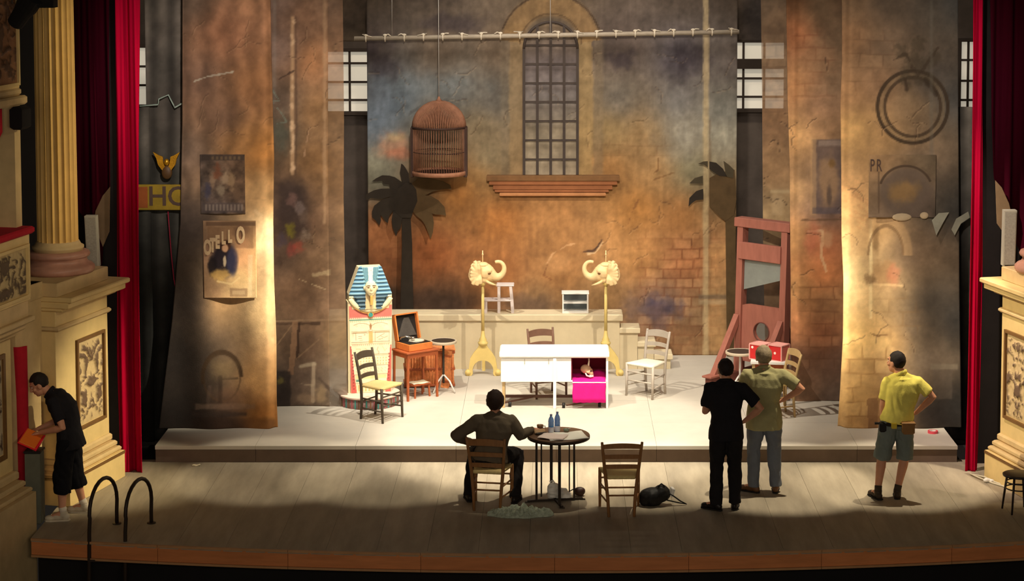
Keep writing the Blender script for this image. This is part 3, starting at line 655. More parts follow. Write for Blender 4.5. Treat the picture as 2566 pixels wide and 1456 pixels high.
P.bricks(1905, 1975, 60, 300, 50, 28, (110, 80, 60), (220, 180, 140), .4, 4, 8); P.rect(1930, 1980, 475, 485, (220,196,150), .6, 3); P.rect(1932, 1960, 490, 540, (214,184,140), .5, 6, 6); P.cracks(8, 1910, 1975, 250, 600, seed=3, L=36, a=.5, w=2); P.apply(me)
o = mesh_ob('net_leg_cloth', me, M_NET); tag(o, 'narrow see-through net leg cloth right behind the guillotine top', 'stage cloth')

# --- masking flats in the wings
def masking(x0, x1, y0, Yd, nm, lab, cols):
    a = W(x0, 700, Y=Yd).x; b = W(x1, 700, Y=Yd).x
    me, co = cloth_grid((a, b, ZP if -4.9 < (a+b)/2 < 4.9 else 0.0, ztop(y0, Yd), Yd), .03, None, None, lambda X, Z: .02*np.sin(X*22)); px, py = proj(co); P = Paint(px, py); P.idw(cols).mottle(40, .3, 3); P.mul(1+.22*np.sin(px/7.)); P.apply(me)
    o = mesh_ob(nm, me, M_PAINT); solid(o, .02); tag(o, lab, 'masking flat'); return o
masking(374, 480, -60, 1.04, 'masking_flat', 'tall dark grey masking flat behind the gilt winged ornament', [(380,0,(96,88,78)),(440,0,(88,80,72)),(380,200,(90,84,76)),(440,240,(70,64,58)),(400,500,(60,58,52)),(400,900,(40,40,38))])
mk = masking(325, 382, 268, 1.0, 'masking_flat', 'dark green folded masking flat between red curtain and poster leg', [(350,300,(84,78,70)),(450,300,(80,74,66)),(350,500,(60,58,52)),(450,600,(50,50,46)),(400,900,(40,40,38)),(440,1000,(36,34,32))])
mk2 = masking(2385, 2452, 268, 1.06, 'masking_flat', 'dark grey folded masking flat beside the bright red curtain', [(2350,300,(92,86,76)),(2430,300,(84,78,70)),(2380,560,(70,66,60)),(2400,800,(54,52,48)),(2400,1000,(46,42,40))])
for i, pts in enumerate(([(2335,552),(2352,534),(2378,532),(2362,560),(2346,590)], [(2384,575),(2396,548),(2426,530),(2430,545),(2408,560),(2392,590)])):
    MB().prism([(W(x, y, Y=.80).x, W(x, y, Y=.80).z) for x, y in pts], .795, .80).build('painted_swag', material('pale_swag', rgb(150, 146, 126), var=.2), leg1r)
for i, (x, y, rx, ry) in enumerate(((2260,544,22,9),(2316,540,10,8))):
    p = W(x, y, Y=.83); MB().ball((0, 0, 0), rx/178, .02, ry/178, 12, 6).build('painted_swag', material('pale_swag', rgb(190, 166, 130), var=.2), leg1r, loc=p)
# letter board, ornament, cord and bent tube seen in the prompt wing
Yd = .93
a = W(342, 526, Y=Yd); b = W(476, 462, Y=Yd)
sg = thing('letter_board', (0, 0, 0), 'yellow board with dark capital letters in the wings by the curtain', 'sign')
M_YEL = material('mustard_paint', rgb(150, 122, 30), rough=.7, var=.25, scale=8); M_ORA = material('orange_paint', rgb(150, 78, 30), rough=.7, var=.2)
MB().box(a.x, b.x, Yd-.02, Yd, a.z, b.z, None, .006).build('board', M_YEL, sg)
q = W(362, 494, Y=Yd-.022); MB().box(q.x-.09, q.x+.04, Yd-.026, Yd-.018, a.z+.03, b.z-.03).build('orange_tab', M_ORA, sg)
for ch, x in (('H', 395), ('O', 447)):
    p = W(x, 494, Y=Yd-.024); text_mesh(ch, .35, 'lettering', M_LETTERD, sg, Matrix.Translation(p) @ Matrix.Rotation(PI/2, 4, 'X'), bold=.004)
M_GOLD = material('gilt_paint', rgb(196, 140, 30), rough=.35, var=.3, scale=14, metal=.5, bump=.2); M_DKGOLD = material('dark_gilt', rgb(84, 58, 30), rough=.5, var=.3)
wg = thing('winged_ornament', W(418, 420, Y=.9), 'gilt winged ornament above the yellow letter board', 'ornament')
for s, L in ((-1, 1), (1, 1)):
    pts = [(0, -.05), (s*.04, .06), (s*.05, .14), (s*.10, .16), (s*.17, .20), (s*.13, .12), (s*.11, .04), (s*.06, -.03)]
    MB().prism(pts if s > 0 else pts[::-1], -.015, .015).build('wing', M_GOLD, wg)
MB().ball((0, 0, -.06), .07, .03, .09).build('shield', M_DKGOLD, wg, True)
MB().ball((0, -.01, .07), .035, .03, .045).build('crest', M_GOLD, wg, True)
M_CORD = material('red_cord', rgb(150, 24, 50), rough=.6)
pts = [W(x, y, Y=.90) for x, y in ((421,530),(424,580),(430,640),(436,700),(446,760),(458,810),(468,828))]
pts = [p + Vector((.004*math.sin(i*2), 0, 0)) for i, p in enumerate(pts)]
o = MB().tube(pts, .007, 6).build('hanging_cord', M_CORD, None, True); tag(o, 'thin red cord hanging down below the yellow letter board', 'cord')
M_TUBE = material('pale_tube', rgb(150, 164, 150), rough=.4)
pts = [W(x, y, Y=.96) for x, y in ((350,266),(396,262),(398,248),(422,238),(434,262),(438,270),(458,258))]
o = MB().tube(pts, .010, 6).build('bent_tube', M_TUBE, None, True); tag(o, 'pale zigzag bent tube under the small window in the wings', 'tube')

# ================================================================== proscenium
def frame_matrix(O, t, nn):
    return Matrix(((t[0], nn[0], 0, O[0]), (t[1], nn[1], 0, O[1]), (0, 0, 1, O[2] if len(O) > 2 else 0), (0, 0, 0, 1)))
def relief(name, w, h, M, parent, seed, base=(196, 170, 126), dark=(104, 82, 64), step=.014, tall=True):
    nx = max(4, int(w/step)); nz = max(4, int(h/step))
    U, Z = np.meshgrid(np.linspace(0, w, nx), np.linspace(0, h, nz)); u = (U/w-.5)*2; v = Z/h
    n1 = fbm(np.abs(u.ravel())*w*60+seed*31, Z.ravel()*60, 9, 3, seed).reshape(u.shape)
    xs_ = np.abs(u)*w*50; zs_ = Z*100; wa = fbm((xs_+seed*40).ravel(), zs_.ravel(), 16, 2, seed+2).reshape(u.shape); wb = fbm((xs_+90).ravel(), zs_.ravel(), 16, 2, seed+3).reshape(u.shape)
    n2 = fbm((xs_+30*wa+seed*13).ravel(), (zs_+30*wb).ravel(), 7, 2, seed+5).reshape(u.shape); stem = np.exp(-(u/.10)**2)*(.5+.5*np.sin(Z*26))
    hgt = np.clip(sst(.50, .60, n2)*.8+stem*.5+.25*sst(.5, .6, n1), 0, 1); hgt *= sst(0, .12, 1-np.abs(u))*sst(0, .08, v)*sst(0, .08, 1-v)
    co = np.stack([U.ravel(), (hgt*.03).ravel(), Z.ravel()], 1)
    idx = np.arange(nx*nz).reshape(nz, nx); q = np.stack([idx[:-1, :-1], idx[1:, :-1], idx[1:, 1:], idx[:-1, 1:]], -1).reshape(-1, 4)
    me = bpy.data.meshes.new(name); me.from_pydata([tuple(M @ Vector(c)) for c in co], [], [tuple(a) for a in q.tolist()]); me.update()
    me.polygons.foreach_set('use_smooth', [True]*len(me.polygons))
    P = Paint(U.ravel(), Z.ravel()); f = sst(.25, .6, hgt.ravel())[:, None]
    P.c = np.array(base)/255.*(1-f)+np.array(dark)/255.*f; P.apply(me)
    return mesh_ob(name, me, M_RELIEF, parent)
def frame_rect(mb, s0, s1, z0, z1, y0, y1, t, M):
    mb.box(s0-t, s1+t, y0, y1, z1, z1+t, M); mb.box(s0-t, s1+t, y0, y1, z0-t, z0, M); mb.box(s0-t, s0, y0, y1, z0, z1, M); mb.box(s1, s1+t, y0, y1, z0, z1, M); return mb
def pedestal(sx, lab, labc):
    O = (sx*5.19, -.66); t = (sx*.26, -.965); nn = (-sx*.965, -.26); M = frame_matrix(O, t, nn)
    th = thing('proscenium_pedestal', (0, 0, 0), lab, 'pedestal')
    SL = 1.36
    MB().box(0, SL, -.9, 0, 0, .33, M, .006).build('plinth', M_CREAM, th)
    mb = MB().box(.02, SL, -.9, -.03, .33, .39, M, .02).box(.05, SL, -.9, -.07, .39, .46, M, .02).box(.08, SL, -.9, -.12, .46, .55, M, .02); mb.build('base_moulding', M_CREAM2, th)
    MB().box(-.004, SL, -.9, .006, .29, .325, M).build('shadow_line', M_GILTLINE, th)
    MB().box(.10, SL, -.9, -.15, .55, 2.02, M).build('die', M_CREAM, th)
    mb = MB(); frame_rect(mb, .24, .86, .80, 1.80, -.16, -.12, .035, M); mb.build('panel_frame', M_GILTLINE, th)
    relief('relief_panel', .60, .98, M @ Matrix.Translation((.25, -.148, .81)), th, 2+sx)
    MB().box(.07, SL, -.9, -.11, 2.02, 2.08, M, .02).build('necking', M_CREAM2, th)
    MB().box(.10, SL, -.9, -.15, 2.08, 2.25, M).build('frieze', M_CREAM, th)
    mb = MB().box(.02, SL, -.9, -.06, 2.25, 2.29, M, .015).box(-.05, SL, -.9, .02, 2.29, 2.36, M, .01).box(-.09, SL, -.9, .06, 2.36, 2.42, M, .012); mb.build('cornice', M_CREAM, th)
    MB().box(.12, SL, -.9, -.12, 2.42, 2.58, M, .008).build('column_block', M_CREAM2, th)
    c = M @ Vector((.62, -.50, 0))
    cl = thing('fluted_column', (c.x, c.y, 2.58), labc, 'column')
    MB().lathe([(.40,0),(.42,.03),(.42,.07),(.39,.10),(.35,.115),(.33,.15),(.335,.18),(.36,.19),(.37,.215),(.355,.245),(.30,.26)], 36).build('base', M_MARBLE, cl, True)
    MB().lathe([(.29,.26),(.285,.275),(.30,.285),(.30,.31),(.27,.325),(.25,.36),(.245,.37)], 36).build('base_ring', M_CREAM2, cl, True)
    N = 160; v = []; f = []
    for z in (.36, 1.5, 3.0, 5.2):
        for k in range(N):
            a = 2*PI*k/N; fl_ = abs(math.sin(a*10)); r = (.238 - .016*(z/5.2)) - .026*(fl_**.7)*(1 if fl_ > .18 else .3)
            v.append((r*math.cos(a), r*math.sin(a), z))
    for i in range(3):
        for k in range(N):
            k2 = (k+1) % N; f.append((i*N+k, i*N+k2, (i+1)*N+k2, (i+1)*N+k))
    MB().add(v, f).build('fluted_shaft', M_COLUMN, cl)
    return M, th
ML, _ = pedestal(-1, 'cream proscenium pedestal with relief panel near the bending reader', 'tall cream fluted column on a rosy base above the reader')
MR, _ = pedestal(1, 'cream proscenium pedestal with relief panel behind the dark stool', 'column base of cream and rosy stone above the dark stool')
# wall between pedestal and box, with a door hung with red cloth
o = MB().box(1.36, 1.95, -.95, -.32, 0, 2.60, ML).build('trim_2', M_CREAM2); tag(o, kind='structure')
MB().box(1.36, 2.6, -.95, -.30, 2.42, 2.60, ML).build('lintel', M_CREAM2, o)
MB().box(1.4, 2.6, -.9, -.5, 1.95, 2.42, ML).build('dark_head', M_BLACK, o)

# --- stage box on the left
O = (-5.74, -2.72); t = (-.2, -.98); nn = (.98, -.2); MBX = frame_matrix(O, t, nn)
bx = thing('lower_stage_box', (0, 0, 0), 'lower stage box with red velvet rail and relief parapet', 'theatre box')
MB().box(0, 3, -1.2, 0, -1.7, .40, MBX).build('plinth', M_CREAM2, bx)
mb = MB().box(0, 3, -1.2, -.04, .40, .45, MBX, .015).box(0, 3, -1.2, -.12, .45, .52, MBX, .02).box(0, 3, -1.2, -.2, .52, .62, MBX, .02); mb.build('base_moulding', M_CREAM2, bx)
MB().box(0, 3, -1.2, -.27, .62, 2.12, MBX).build('dado_wall', M_CREAM, bx)
mb = MB(); frame_rect(mb, .22, 1.3, .85, 1.92, -.28, -.245, .05, MBX); mb.build('panel_frame', M_GILTLINE, bx)
relief('relief_panel', 1.06, 1.05, MBX @ Matrix.Translation((.23, -.268, .86)), bx, 9, (176, 158, 128), (84, 68, 56))
mb = MB().box(-.02, 3, -1.2, -.2, 2.12, 2.2, MBX, .02).box(-.04, 3, -1.2, -.10, 2.2, 2.30, MBX, .02).box(-.06, 3, -1.2, .0, 2.30, 2.36, MBX, .01).box(-.02, 3, -1.2, -.06, 2.36, 2.55, MBX); mb.build('parapet_base', M_CREAM2, bx)
MB().box(0, 3, -.35, -.02, 2.55, 3.28, MBX).build('parapet', M_CREAM, bx)
mb = MB(); frame_rect(mb, .09, 1.2, 2.62, 3.14, -.03, .012, .035, MBX); mb.build('panel_frame', M_CREAM, bx)
relief('relief_panel', 1.1, .51, MBX @ Matrix.Translation((.095, -.018, 2.625)), bx, 5, (190, 166, 120), (92, 74, 56))
MB().box(-.03, 3, -.42, .03, 3.28, 3.36, MBX, .02).build('velvet_rail', M_REDPLUSH, bx)
MB().box(0, .14, -.36, -.1, 3.36, 4.69, MBX).build('pilaster', M_CREAM2, bx)
MB().box(0, 3, -1.25, -1.2, 2.3, 4.69, MBX).build('dark_interior', M_BLACK, bx)
ub = thing('upper_stage_box', (0, 0, 0), 'upper stage box with gilded relief parapet over a red swag', 'theatre box')
mb = MB().box(-.02, 3, -1.2, -.02, 4.70, 4.80, MBX, .02).box(0, 3, -1.2, -.08, 4.80, 4.88, MBX, .02); mb.build('parapet_base', M_CREAM2, ub)
MB().box(0, 3, -.4, -.1, 4.88, 6.1, MBX).build('parapet', M_CREAM, ub)
relief('relief_panel', 1.3, .95, MBX @ Matrix.Translation((.05, -.098, 4.93)), ub, 12, (140, 98, 66), (92, 66, 48))
mb = MB(); frame_rect(mb, .06, 1.34, 4.94, 5.87, -.11, -.07, .03, MBX); mb.build('panel_frame', M_CREAM, ub)
sw = MB()
pts = [(.30+.06*i, 4.72 - .30 - .10*abs(math.sin(i*.55))) for i in range(20)]
sw.prism([(.30, 4.72)] + pts + [(pts[-1][0], 4.72)], -.22, -.16, MBX); sw.build('swag', M_REDPLUSH, ub)
MB().box(.04, .26, -.095, .05, 4.44, 4.69, MBX, .03).build('bracket', M_BLACK, ub)
# red door cloth
me, co = cloth_grid((-.50, .02, .0, 1.96, 0), .03, None, None, lambda X, Z: .03*np.sin(X*30+Z*.4)); me.transform(frame_matrix((-5.905, -2.42, 0), (.97, .24), (-.24, .97)))
o = mesh_ob('door_curtain', me, M_REDPLUSH); solid(o, .01); tag(o, 'red cloth hanging in the doorway behind the bending reader', 'curtain')
# lantern hung on the upper box
lp = thing('stage_lantern', W(68, 14, Y=-3.4), 'black stage lantern clamped to the upper box', 'stage lantern')
Ml = Matrix.Rotation(.7, 4, 'Y') @ Matrix.Rotation(.5, 4, 'X')
MB().lathe([(.05,-.30),(.09,-.28),(.10,-.1),(.12,.0),(.12,.16),(.135,.18)], 16, (0,0,0), Ml).build('housing', M_BLACK, lp)
MB().lathe([(.10,.172),(.02,.19)], 16, (0,0,0), Ml).build('lens', M_STEEL, lp)
MB().bar((-.16,0,.02), (-.16,0,.38), .03, .008).bar((.16,0,.02), (.16,0,.38), .03, .008).bar((-.16,0,.38), (.16,0,.38), .03, .008, None, (0,1,0)).build('yoke', M_STEEL, lp)
MB().box(.13, .30, -.1, .1, -.02, .12).build('barn_door', M_BLACK, lp)

# --- curtains and tormentors
for x0, x1, nm, lab in ((150, 346, 'tormentor_flat', 'black tormentor flat behind the red curtain above the reader'), (2452, 2720, 'tormentor_flat', 'black tormentor flat behind the bright curtain and the pale speaker')):
    a = W(x0, 700, Y=0).x; b = W(x1, 700, Y=0).x
    o = MB().box(a, b, -.06, .0, 0, 7.6).build(nm, M_BLACKCLOTH); tag(o, lab, 'masking flat')
def drape(nm, lab, Y, Lp, Rp, ytop, ybot, mat, k, amp, group=None):
    me, co = cloth_grid((0, 1, max(0.0, ztop(ybot, Y)), ztop(ytop, Y), Y), .02, edge(Y, Lp), edge(Y, Rp), lambda X, Z: amp*np.sin(X*k+.3*np.sin(Z*1.3))+amp*.4*np.sin(X*k*2.3+1))
    o = mesh_ob(nm, me, mat); solid(o, .008); tag(o, lab, 'curtain'); return o
drape('stage_curtain', 'crimson house curtain hanging dim beside the dark poster leg', -.44, [(290,-60),(290,500),(292,900),(300,1196)], [(349,-60),(349,300),(350,800),(359,1196)], -60, 1196, M_VELVET, 34, .045)
lc = drape('stage_curtain', 'deep maroon curtain tied back behind the tall fluted column', -.2, [(185,-60),(185,500),(230,600),(250,690)], [(276,-60),(276,470),(262,560),(252,690)], -60, 690, M_MAROON, 26, .05)
rc = drape('stage_curtain', 'bright crimson house curtain falling to the floor near the yellow shirt', -.42, [(2440,-60),(2437,400),(2432,700),(2428,900),(2419,1180)], [(2464,-60),(2463,400),(2461,700),(2457,900),(2449,1180)], -60, 1180, M_VELVET, 60, .03)
rm = drape('stage_curtain', 'deep maroon curtain tied back above the pale upright speaker', -.2, [(2480,-60),(2484,300),(2494,450),(2520,540),(2560,640)], [(2700,-60),(2700,640)], -60, 640, M_MAROON, 26, .05)
M_LINING = material('beige_lining', rgb(150, 124, 92), rough=.9, var=.15)
for par, pts in ((lc, [(276,468),(258,490),(240,528),(236,560),(258,618),(274,580)]), (rm, [(2494,452),(2510,470),(2528,510),(2536,545),(2512,580),(2498,560)])):
    MB().prism([(W(x, y, Y=-.31).x, W(x, y, Y=-.31).z) for x, y in pts], -.32, -.30).build('curtain_lining', M_LINING, par)
# column speakers on the pedestals
M_SPK = material('pale_grey_enamel', rgb(186, 182, 164), rough=.5, var=.05); M_GRILLE = material('speaker_grille', rgb(164, 160, 146), rough=.7, var=.2, scale=60)
for pts, lab, Yp in (([(212,541),(241,541),(248,668),(219,668)], 'pale grey column speaker standing tilted beside the fluted column', -.70), ([(2516,527),(2548,527),(2543,666),(2512,666)], 'pale grey column speaker above the dark stool and pedestal', -.62)):
    zb = W(1390, pts[2][1], Y=Yp); v = [W(x, y, Y=Yp) for x, y in pts]
    s = thing('column_speaker', (v[3].x*.5+v[2].x*.5, Yp, v[2].z), lab, 'speaker'); c = s.location
    P0 = [(p.x-c[0], p.z-c[2]) for p in v]
    MB().prism(P0[::-1], -.02, .10).build('cabinet', M_SPK, s)
    g = [((p[0]-(P0[0][0]+P0[2][0])/2)*.86+(P0[0][0]+P0[2][0])/2, (p[1]-P0[0][1]/2)*.95+P0[0][1]/2) for p in P0]
    MB().prism(g[::-1], -.026, -.018).build('grille', M_GRILLE, s)
    MB().box(-.05, .05, -.02, .08, -.16, .01).build('foot', M_BLACK, s)
# ================================================================== flown pieces
M_WHITEPAINT = material('white_paint', rgb(232, 228, 220), rough=.55, var=.04)
M_PIPE = material('pale_pipe', rgb(176, 160, 138), rough=.5, var=.12, scale=10)
M_ROPE = material('white_rope', rgb(222, 206, 180), rough=.9)
M_WIRE = material('steel_cable', rgb(170, 160, 148), rough=.5)
p0, p1 = W(888, 97, Y=5.12), W(1852, 80, Y=5.12)
pip = thing('flying_pipe', p0, 'long white fly pipe tied along the top of the rear cloth', 'pipe')
dv = p1 - p0
MB().cyl((0, 0, 0), dv, .034, None, 12).build('pipe', M_PIPE, pip, True)
r = random.Random(4)
for i in range(20):
    c = dv*((i+.6)/20.0); k = MB()
    k.tube([c+Vector((.0, .045*math.cos(a), .045*math.sin(a))) for a in [2*PI*j/8 for j in range(8)]], .012, 6, closed=True)
    k.ball((c.x, c.y-.02, c.z+.045), .034, .022, .02, 8, 5)
    k.tube([c+Vector((0, -.02, .05)), c+Vector((.05*r.choice((-1, 1)), -.03, .06)), c+Vector((.09*r.choice((-1, 1)), -.03, .02+.05*r.random()))], .008, 5)
    k.build('rope_tie', M_ROPE, pip, True)
for px_, lab in ((982, 'thin fly cable dropping to the pipe left of the birdcage wire'), (1379, 'thin fly cable dropping to the pipe over the arched window')):
    a = W(px_, 92, Y=5.12); b = W(px_, -60, Y=5.12); o = MB().cyl(a, b, .006, None, 6).build('fly_cable', M_WIRE, None, True); tag(o, lab, 'cable')

# birdcage
M_CAGE = material('cage_wicker', rgb(158, 108, 80), rough=.7, var=.25, scale=12); M_CAGED = material('cage_dark_wood', rgb(66, 44, 34), rough=.7, var=.2)
bc = thing('birdcage', (-1.69, 4.84, 2.99), 'big domed brown birdcage hung above the dark palm', 'birdcage')
Rc, zt, hd = .385, .70, .385
w_ = MB()
for i in range(66):
    a = 2*PI*i/66; x, y = Rc*math.cos(a), Rc*math.sin(a); w_.cyl((x, y, .06), (x, y, zt), .0048, None, 4)
o = w_.build('wires', M_CAGE, bc, True); o['kind'] = 'stuff'
w_ = MB()
for i in range(90):
    a = 2*PI*i/90; pts = []
    for j in range(9):
        t = PI/2*j/8*.97; pts.append((Rc*1.01*math.cos(t)*math.cos(a), Rc*1.01*math.cos(t)*math.sin(a), zt+hd*math.sin(t)))
    w_.tube(pts, [.0105-.0007*j for j in range(9)], 4)
o = w_.build('dome_canes', M_CAGE, bc, True); o['kind'] = 'stuff'
MB().lathe([(.03,.0),(.05,.02),(.02,.05),(.015,.08)], 10, (0,0,zt+hd-.02)).build('finial', M_CAGE, bc, True)
ring = lambda z, rr, t: [(rr*math.cos(2*PI*i/32), rr*math.sin(2*PI*i/32), z) for i in range(32)]
MB().tube(ring(zt, Rc+.005, 0), .018, 6, closed=True).build('band', M_CAGED, bc, True)
MB().tube(ring(.34, Rc, 0), .006, 6, closed=True).build('band', M_CAGED, bc, True)
MB().lathe([(Rc-.01,.0),(Rc+.02,.0),(Rc+.02,.06),(Rc-.01,.06)], 32).build('base_ring', M_CAGE, bc, True)
MB().lathe([(.0,.01),(Rc,.01),(Rc,.03),(.0,.03)], 24).build('tray', M_CAGED, bc)
for i in range(4):
    a = (.2, PI-.2, PI+.22, -.22)[i]; x, y = Rc*1.03*math.cos(a), Rc*1.03*math.sin(a)
    MB().box(x-.024, x+.024, y-.024, y+.024, -.03, zt, None, .006).build('corner_post', M_CAGED, bc)
MB().cyl((-.3, .05, .30), (.3, -.05, .30), .008, None, 6).build('perch', M_CAGED, bc, True)
MB().cyl((0, 0, zt+hd+.05), (0, 0, 2.6), .005, None, 6).build('hanging_wire', M_WIRE, bc, True)

# arched window grille and moulded sill on the rear cloth
M_IRON = material('dark_iron', rgb(70, 58, 50), rough=.7, var=.15)
YW = 5.26
wt = thing('arched_window_grille', (0, 0, 0), 'tall arched window grille above the moulded sill on the rear cloth', 'window grille')
def wx(x, y=300): return W(x, y, Y=YW).x
def wz(y): return W(1380, y, Y=YW).z
cx_, zc_, ra = wx(1380), wz(122), wx(1447)-wx(1380)
for x in (1313, 1346.5, 1380, 1413.5, 1447):
    X = wx(x); dx = X-cx_; top = zc_ + math.sqrt(max(0, ra*ra-dx*dx))
    MB().box(X-.020, X+.020, YW-.035, YW+.0, wz(437), top).build('upright_bar', M_IRON, wt)
for y in (113, 160, 208, 255, 303, 351, 399): 
    h = math.sqrt(max(0, ra*ra-(max(0, wz(y)-zc_))**2)); MB().box(cx_-h, cx_+h, YW-.028, YW-.004, wz(y)-.013, wz(y)+.013).build('cross_bar', M_IRON, wt)
MB().tube([(cx_+ra*math.cos(PI*i/20), YW-.018, zc_+ra*math.sin(PI*i/20)) for i in range(21)], .022, 6).build('arch_bar', M_IRON, wt, True)
M_SILL = material('painted_terracotta_sill', rgb(148, 92, 56), rough=.85, var=.22, scale=5)
M_SILLD = material('painted_dark_sill', rgb(120, 84, 50), rough=.85, var=.25, scale=5); M_SILLL = material('painted_light_sill', rgb(176, 120, 76), rough=.85, var=.2, scale=5)
for x0, x1, y0, y1, d, mt in ((1220, 1552, 438, 452, .10, M_SILLD), (1226, 1546, 452, 462, .085, M_SILL), (1236, 1534, 462, 474, .06, M_SILL), (1240, 1525, 474, 481, .05, M_SILL), (1252, 1518, 482, 490, .07, M_SILLL)):
    MB().box(wx(x0, 460), wx(x1, 460), YW-d, YW+.02, wz(y1), wz(y0), None, .008).build('sill_moulding', mt, wt)

# palms: plywood cut-outs in front of the rear cloth
M_PALM = material('palm_dark_paint', rgb(52, 44, 35), rough=.95, var=.2, scale=7); M_PALM2 = material('palm_faded_paint', rgb(92, 72, 46), rough=.95, var=.25, scale=5); M_PALM3 = material('palm_olive_paint', rgb(78, 68, 50), rough=.95, var=.2, scale=5)
def palm(lab, Yp, fr, trunk):
    t = thing('palm_cutout', (0, 0, 0), lab, 'palm')
    for nm, pts, mt, k in fr + trunk:
        q = [W(x, y, Y=Yp+k) for x, y in pts]; MB().prism([(p.x, p.z) for p in q], Yp+k-.012, Yp+k).build(nm, mt, t)
    return t
S1 = lambda P: [(880+x/3.467, 380+y/3.467) for x, y in P]
palm('dark palm silhouette below the birdcage with drooping fronds', 5.2, [
 ('frond', S1([(455,300),(440,240),(424,180),(435,105),(450,112),(472,140),(500,190),(505,250),(510,300)]), M_PALM, 0),
 ('frond', S1([(480,330),(450,270),(380,222),(330,208),(270,205),(215,232),(180,258),(230,258),(268,252),(282,280),(330,285),(352,340),(440,380)]), M_PALM, -.004),
 ('frond', S1([(440,340),(340,320),(260,322),(200,335),(140,365),(118,395),(140,425),(165,404),(200,404),(260,410),(330,390),(430,420)]), M_PALM, -.008),
 ('frond', S1([(440,400),(340,395),(265,420),(200,470),(180,520),(182,570),(215,600),(245,640),(258,600),(255,550),(275,570),(295,605),(318,620),(330,560),(365,512),(450,490)]), M_PALM, -.012),
 ('frond', S1([(440,500),(365,512),(352,590),(360,660),(390,735),(405,690),(430,665),(445,560)]), M_PALM, -.016),
 ('crown_heart', S1([(370,400),(410,320),(470,270),(520,270),(565,330),(575,430),(545,500),(520,575),(440,575),(380,520)]), M_PALM, -.02),
 ('frond', S1([(510,310),(540,265),(580,235),(650,228),(720,240),(800,258),(860,290),(872,330),(840,322),(780,328),(700,350),(620,390),(530,420)]), M_PALM2, -.010),
 ('frond', S1([(550,400),(620,375),(690,385),(760,425),(810,480),(825,555),(790,548),(730,545),(650,520),(560,490)]), M_PALM2, -.006),
 ('frond', S1([(520,500),(570,560),(610,590),(640,630),(668,700),(690,760),(710,700),(718,620),(705,540),(640,470),(560,440)]), M_PALM2, -.002)],
 [('trunk', S1([(440,540),(515,540),(524,700),(530,800),(532,1000),(538,1200),(545,1778),(420,1778),(430,1250),(438,1000),(442,800),(440,690)]), M_PALM, .004)])
S2 = lambda P: [(1360+x/2.6, y/2.6) for x, y in P]
palm('faded palm silhouette with short fronds beside the guillotine top', 5.2, [
 ('frond', S2([(1012,1068),(1045,1052),(1075,1050),(1075,1090),(1050,1072)]), M_PALM3, 0), ('frond', S2([(1086,1052),(1130,1060),(1175,1100),(1200,1150),(1150,1145),(1110,1120),(1086,1100)]), M_PALM, -.004),
 ('frond', S2([(1178,1048),(1215,1075),(1245,1105),(1240,1160),(1195,1150)]), M_PALM3, -.004), ('frond', S2([(955,1195),(990,1160),(1043,1145),(1043,1196)]), M_PALM3, 0),
 ('frond', S2([(950,1345),(955,1290),(1000,1245),(1045,1230),(1046,1300),(1000,1304),(975,1320)]), M_PALM, 0),
 ('crown_heart', S2([(1086,1160),(1140,1130),(1195,1115),(1250,1105),(1262,1300),(1245,1400),(1190,1440),(1140,1400),(1086,1340)]), M_PALM2, .004)],
 [('trunk', S2([(1190,1390),(1255,1390),(1262,2322),(1200,2322)]), M_PALM2, .008)])

# ================================================================== stepped wall
M_STONE = material('cream_stone_paint', rgb(206, 190, 156), rough=.8, var=.10, scale=3); M_COPE = material('pale_coping_paint', rgb(214, 198, 164), rough=.75, var=.08, scale=4)
sw_ = thing('stepped_wall', (0, 0, 0), 'low cream wall with coping, stepping down towards the pale chair', 'wall set piece')
YF = 4.316
MB().box(-3.3, .94, YF+.03, YF+.36, ZP, .915).build('wall_body', M_STONE, sw_)
MB().box(-3.3, .985, YF, YF+.42, .915, 1.015, None, .012).build('coping', M_COPE, sw_)
for i, (x0, x1, zt_) in enumerate(((.94, 1.235, .815), (1.20, 1.465, .615), (1.44, 1.71, .43))):
    MB().box(x0, x1-.03, YF+.04, YF+.36, ZP, zt_-.08).build('step_body', M_STONE, sw_)
    MB().box(x0+(.0 if i == 0 else -.0), x1, YF+.01, YF+.40, zt_-.08, zt_, None, .01).build('step_coping', M_COPE, sw_)

# step stool and cabinet on the wall
M_LILAC = material('pale_lilac_paint', rgb(216, 202, 196), rough=.6, var=.06)
ss = thing('step_stool', (-.83, YF+.21, 1.015), 'pale two-tread step stool standing on the low wall', 'step stool')
MB().box(-.02, .24, -.11, .11, .39, .415, None, .008).build('tread', M_LILAC, ss); MB().box(-.21, .20, -.11, .11, .17, .195, None, .008).build('tread', M_LILAC, ss)
for x, y, zt_, dx in ((.19,-.09,.39,.03), (.19,.09,.39,.03), (.02,-.09,.39,-.0), (.02,.09,.39,-.0), (-.17,-.09,.17,-.0), (-.17,.09,.17,-.0)):
    MB().bar((x+dx, y, 0), (x, y, zt_), .04, .03, None, (0,1,0)).build('leg', M_LILAC, ss)
M_GLASS = material('cabinet_glass', rgb(150, 160, 160), rough=.08, var=.02, alpha=.10, spec=.5); M_DKIN = material('cabinet_dark_back', rgb(56, 56, 56), rough=.7, var=.3, scale=8)
cb = thing('display_cabinet', (.30, YF+.20, 1.015), 'small white glazed cabinet with one shelf on the low wall', 'cabinet')
x0, x1, y0, y1, h = -.19, .19, -.10, .10, .30
fr = MB()
for x in (x0, x1-.022):
    for y in (y0, y1-.022): fr.box(x+.001, x+.021, y+.001, y+.021, .002, h-.003)
fr.box(x0, x1, y0, y1, 0, .03).build('frame', M_WHITEPAINT, cb)
MB().box(x0-.008, x1+.008, y0-.008, y1+.008, h-.022, h, None, .004).build('top', M_WHITEPAINT, cb)
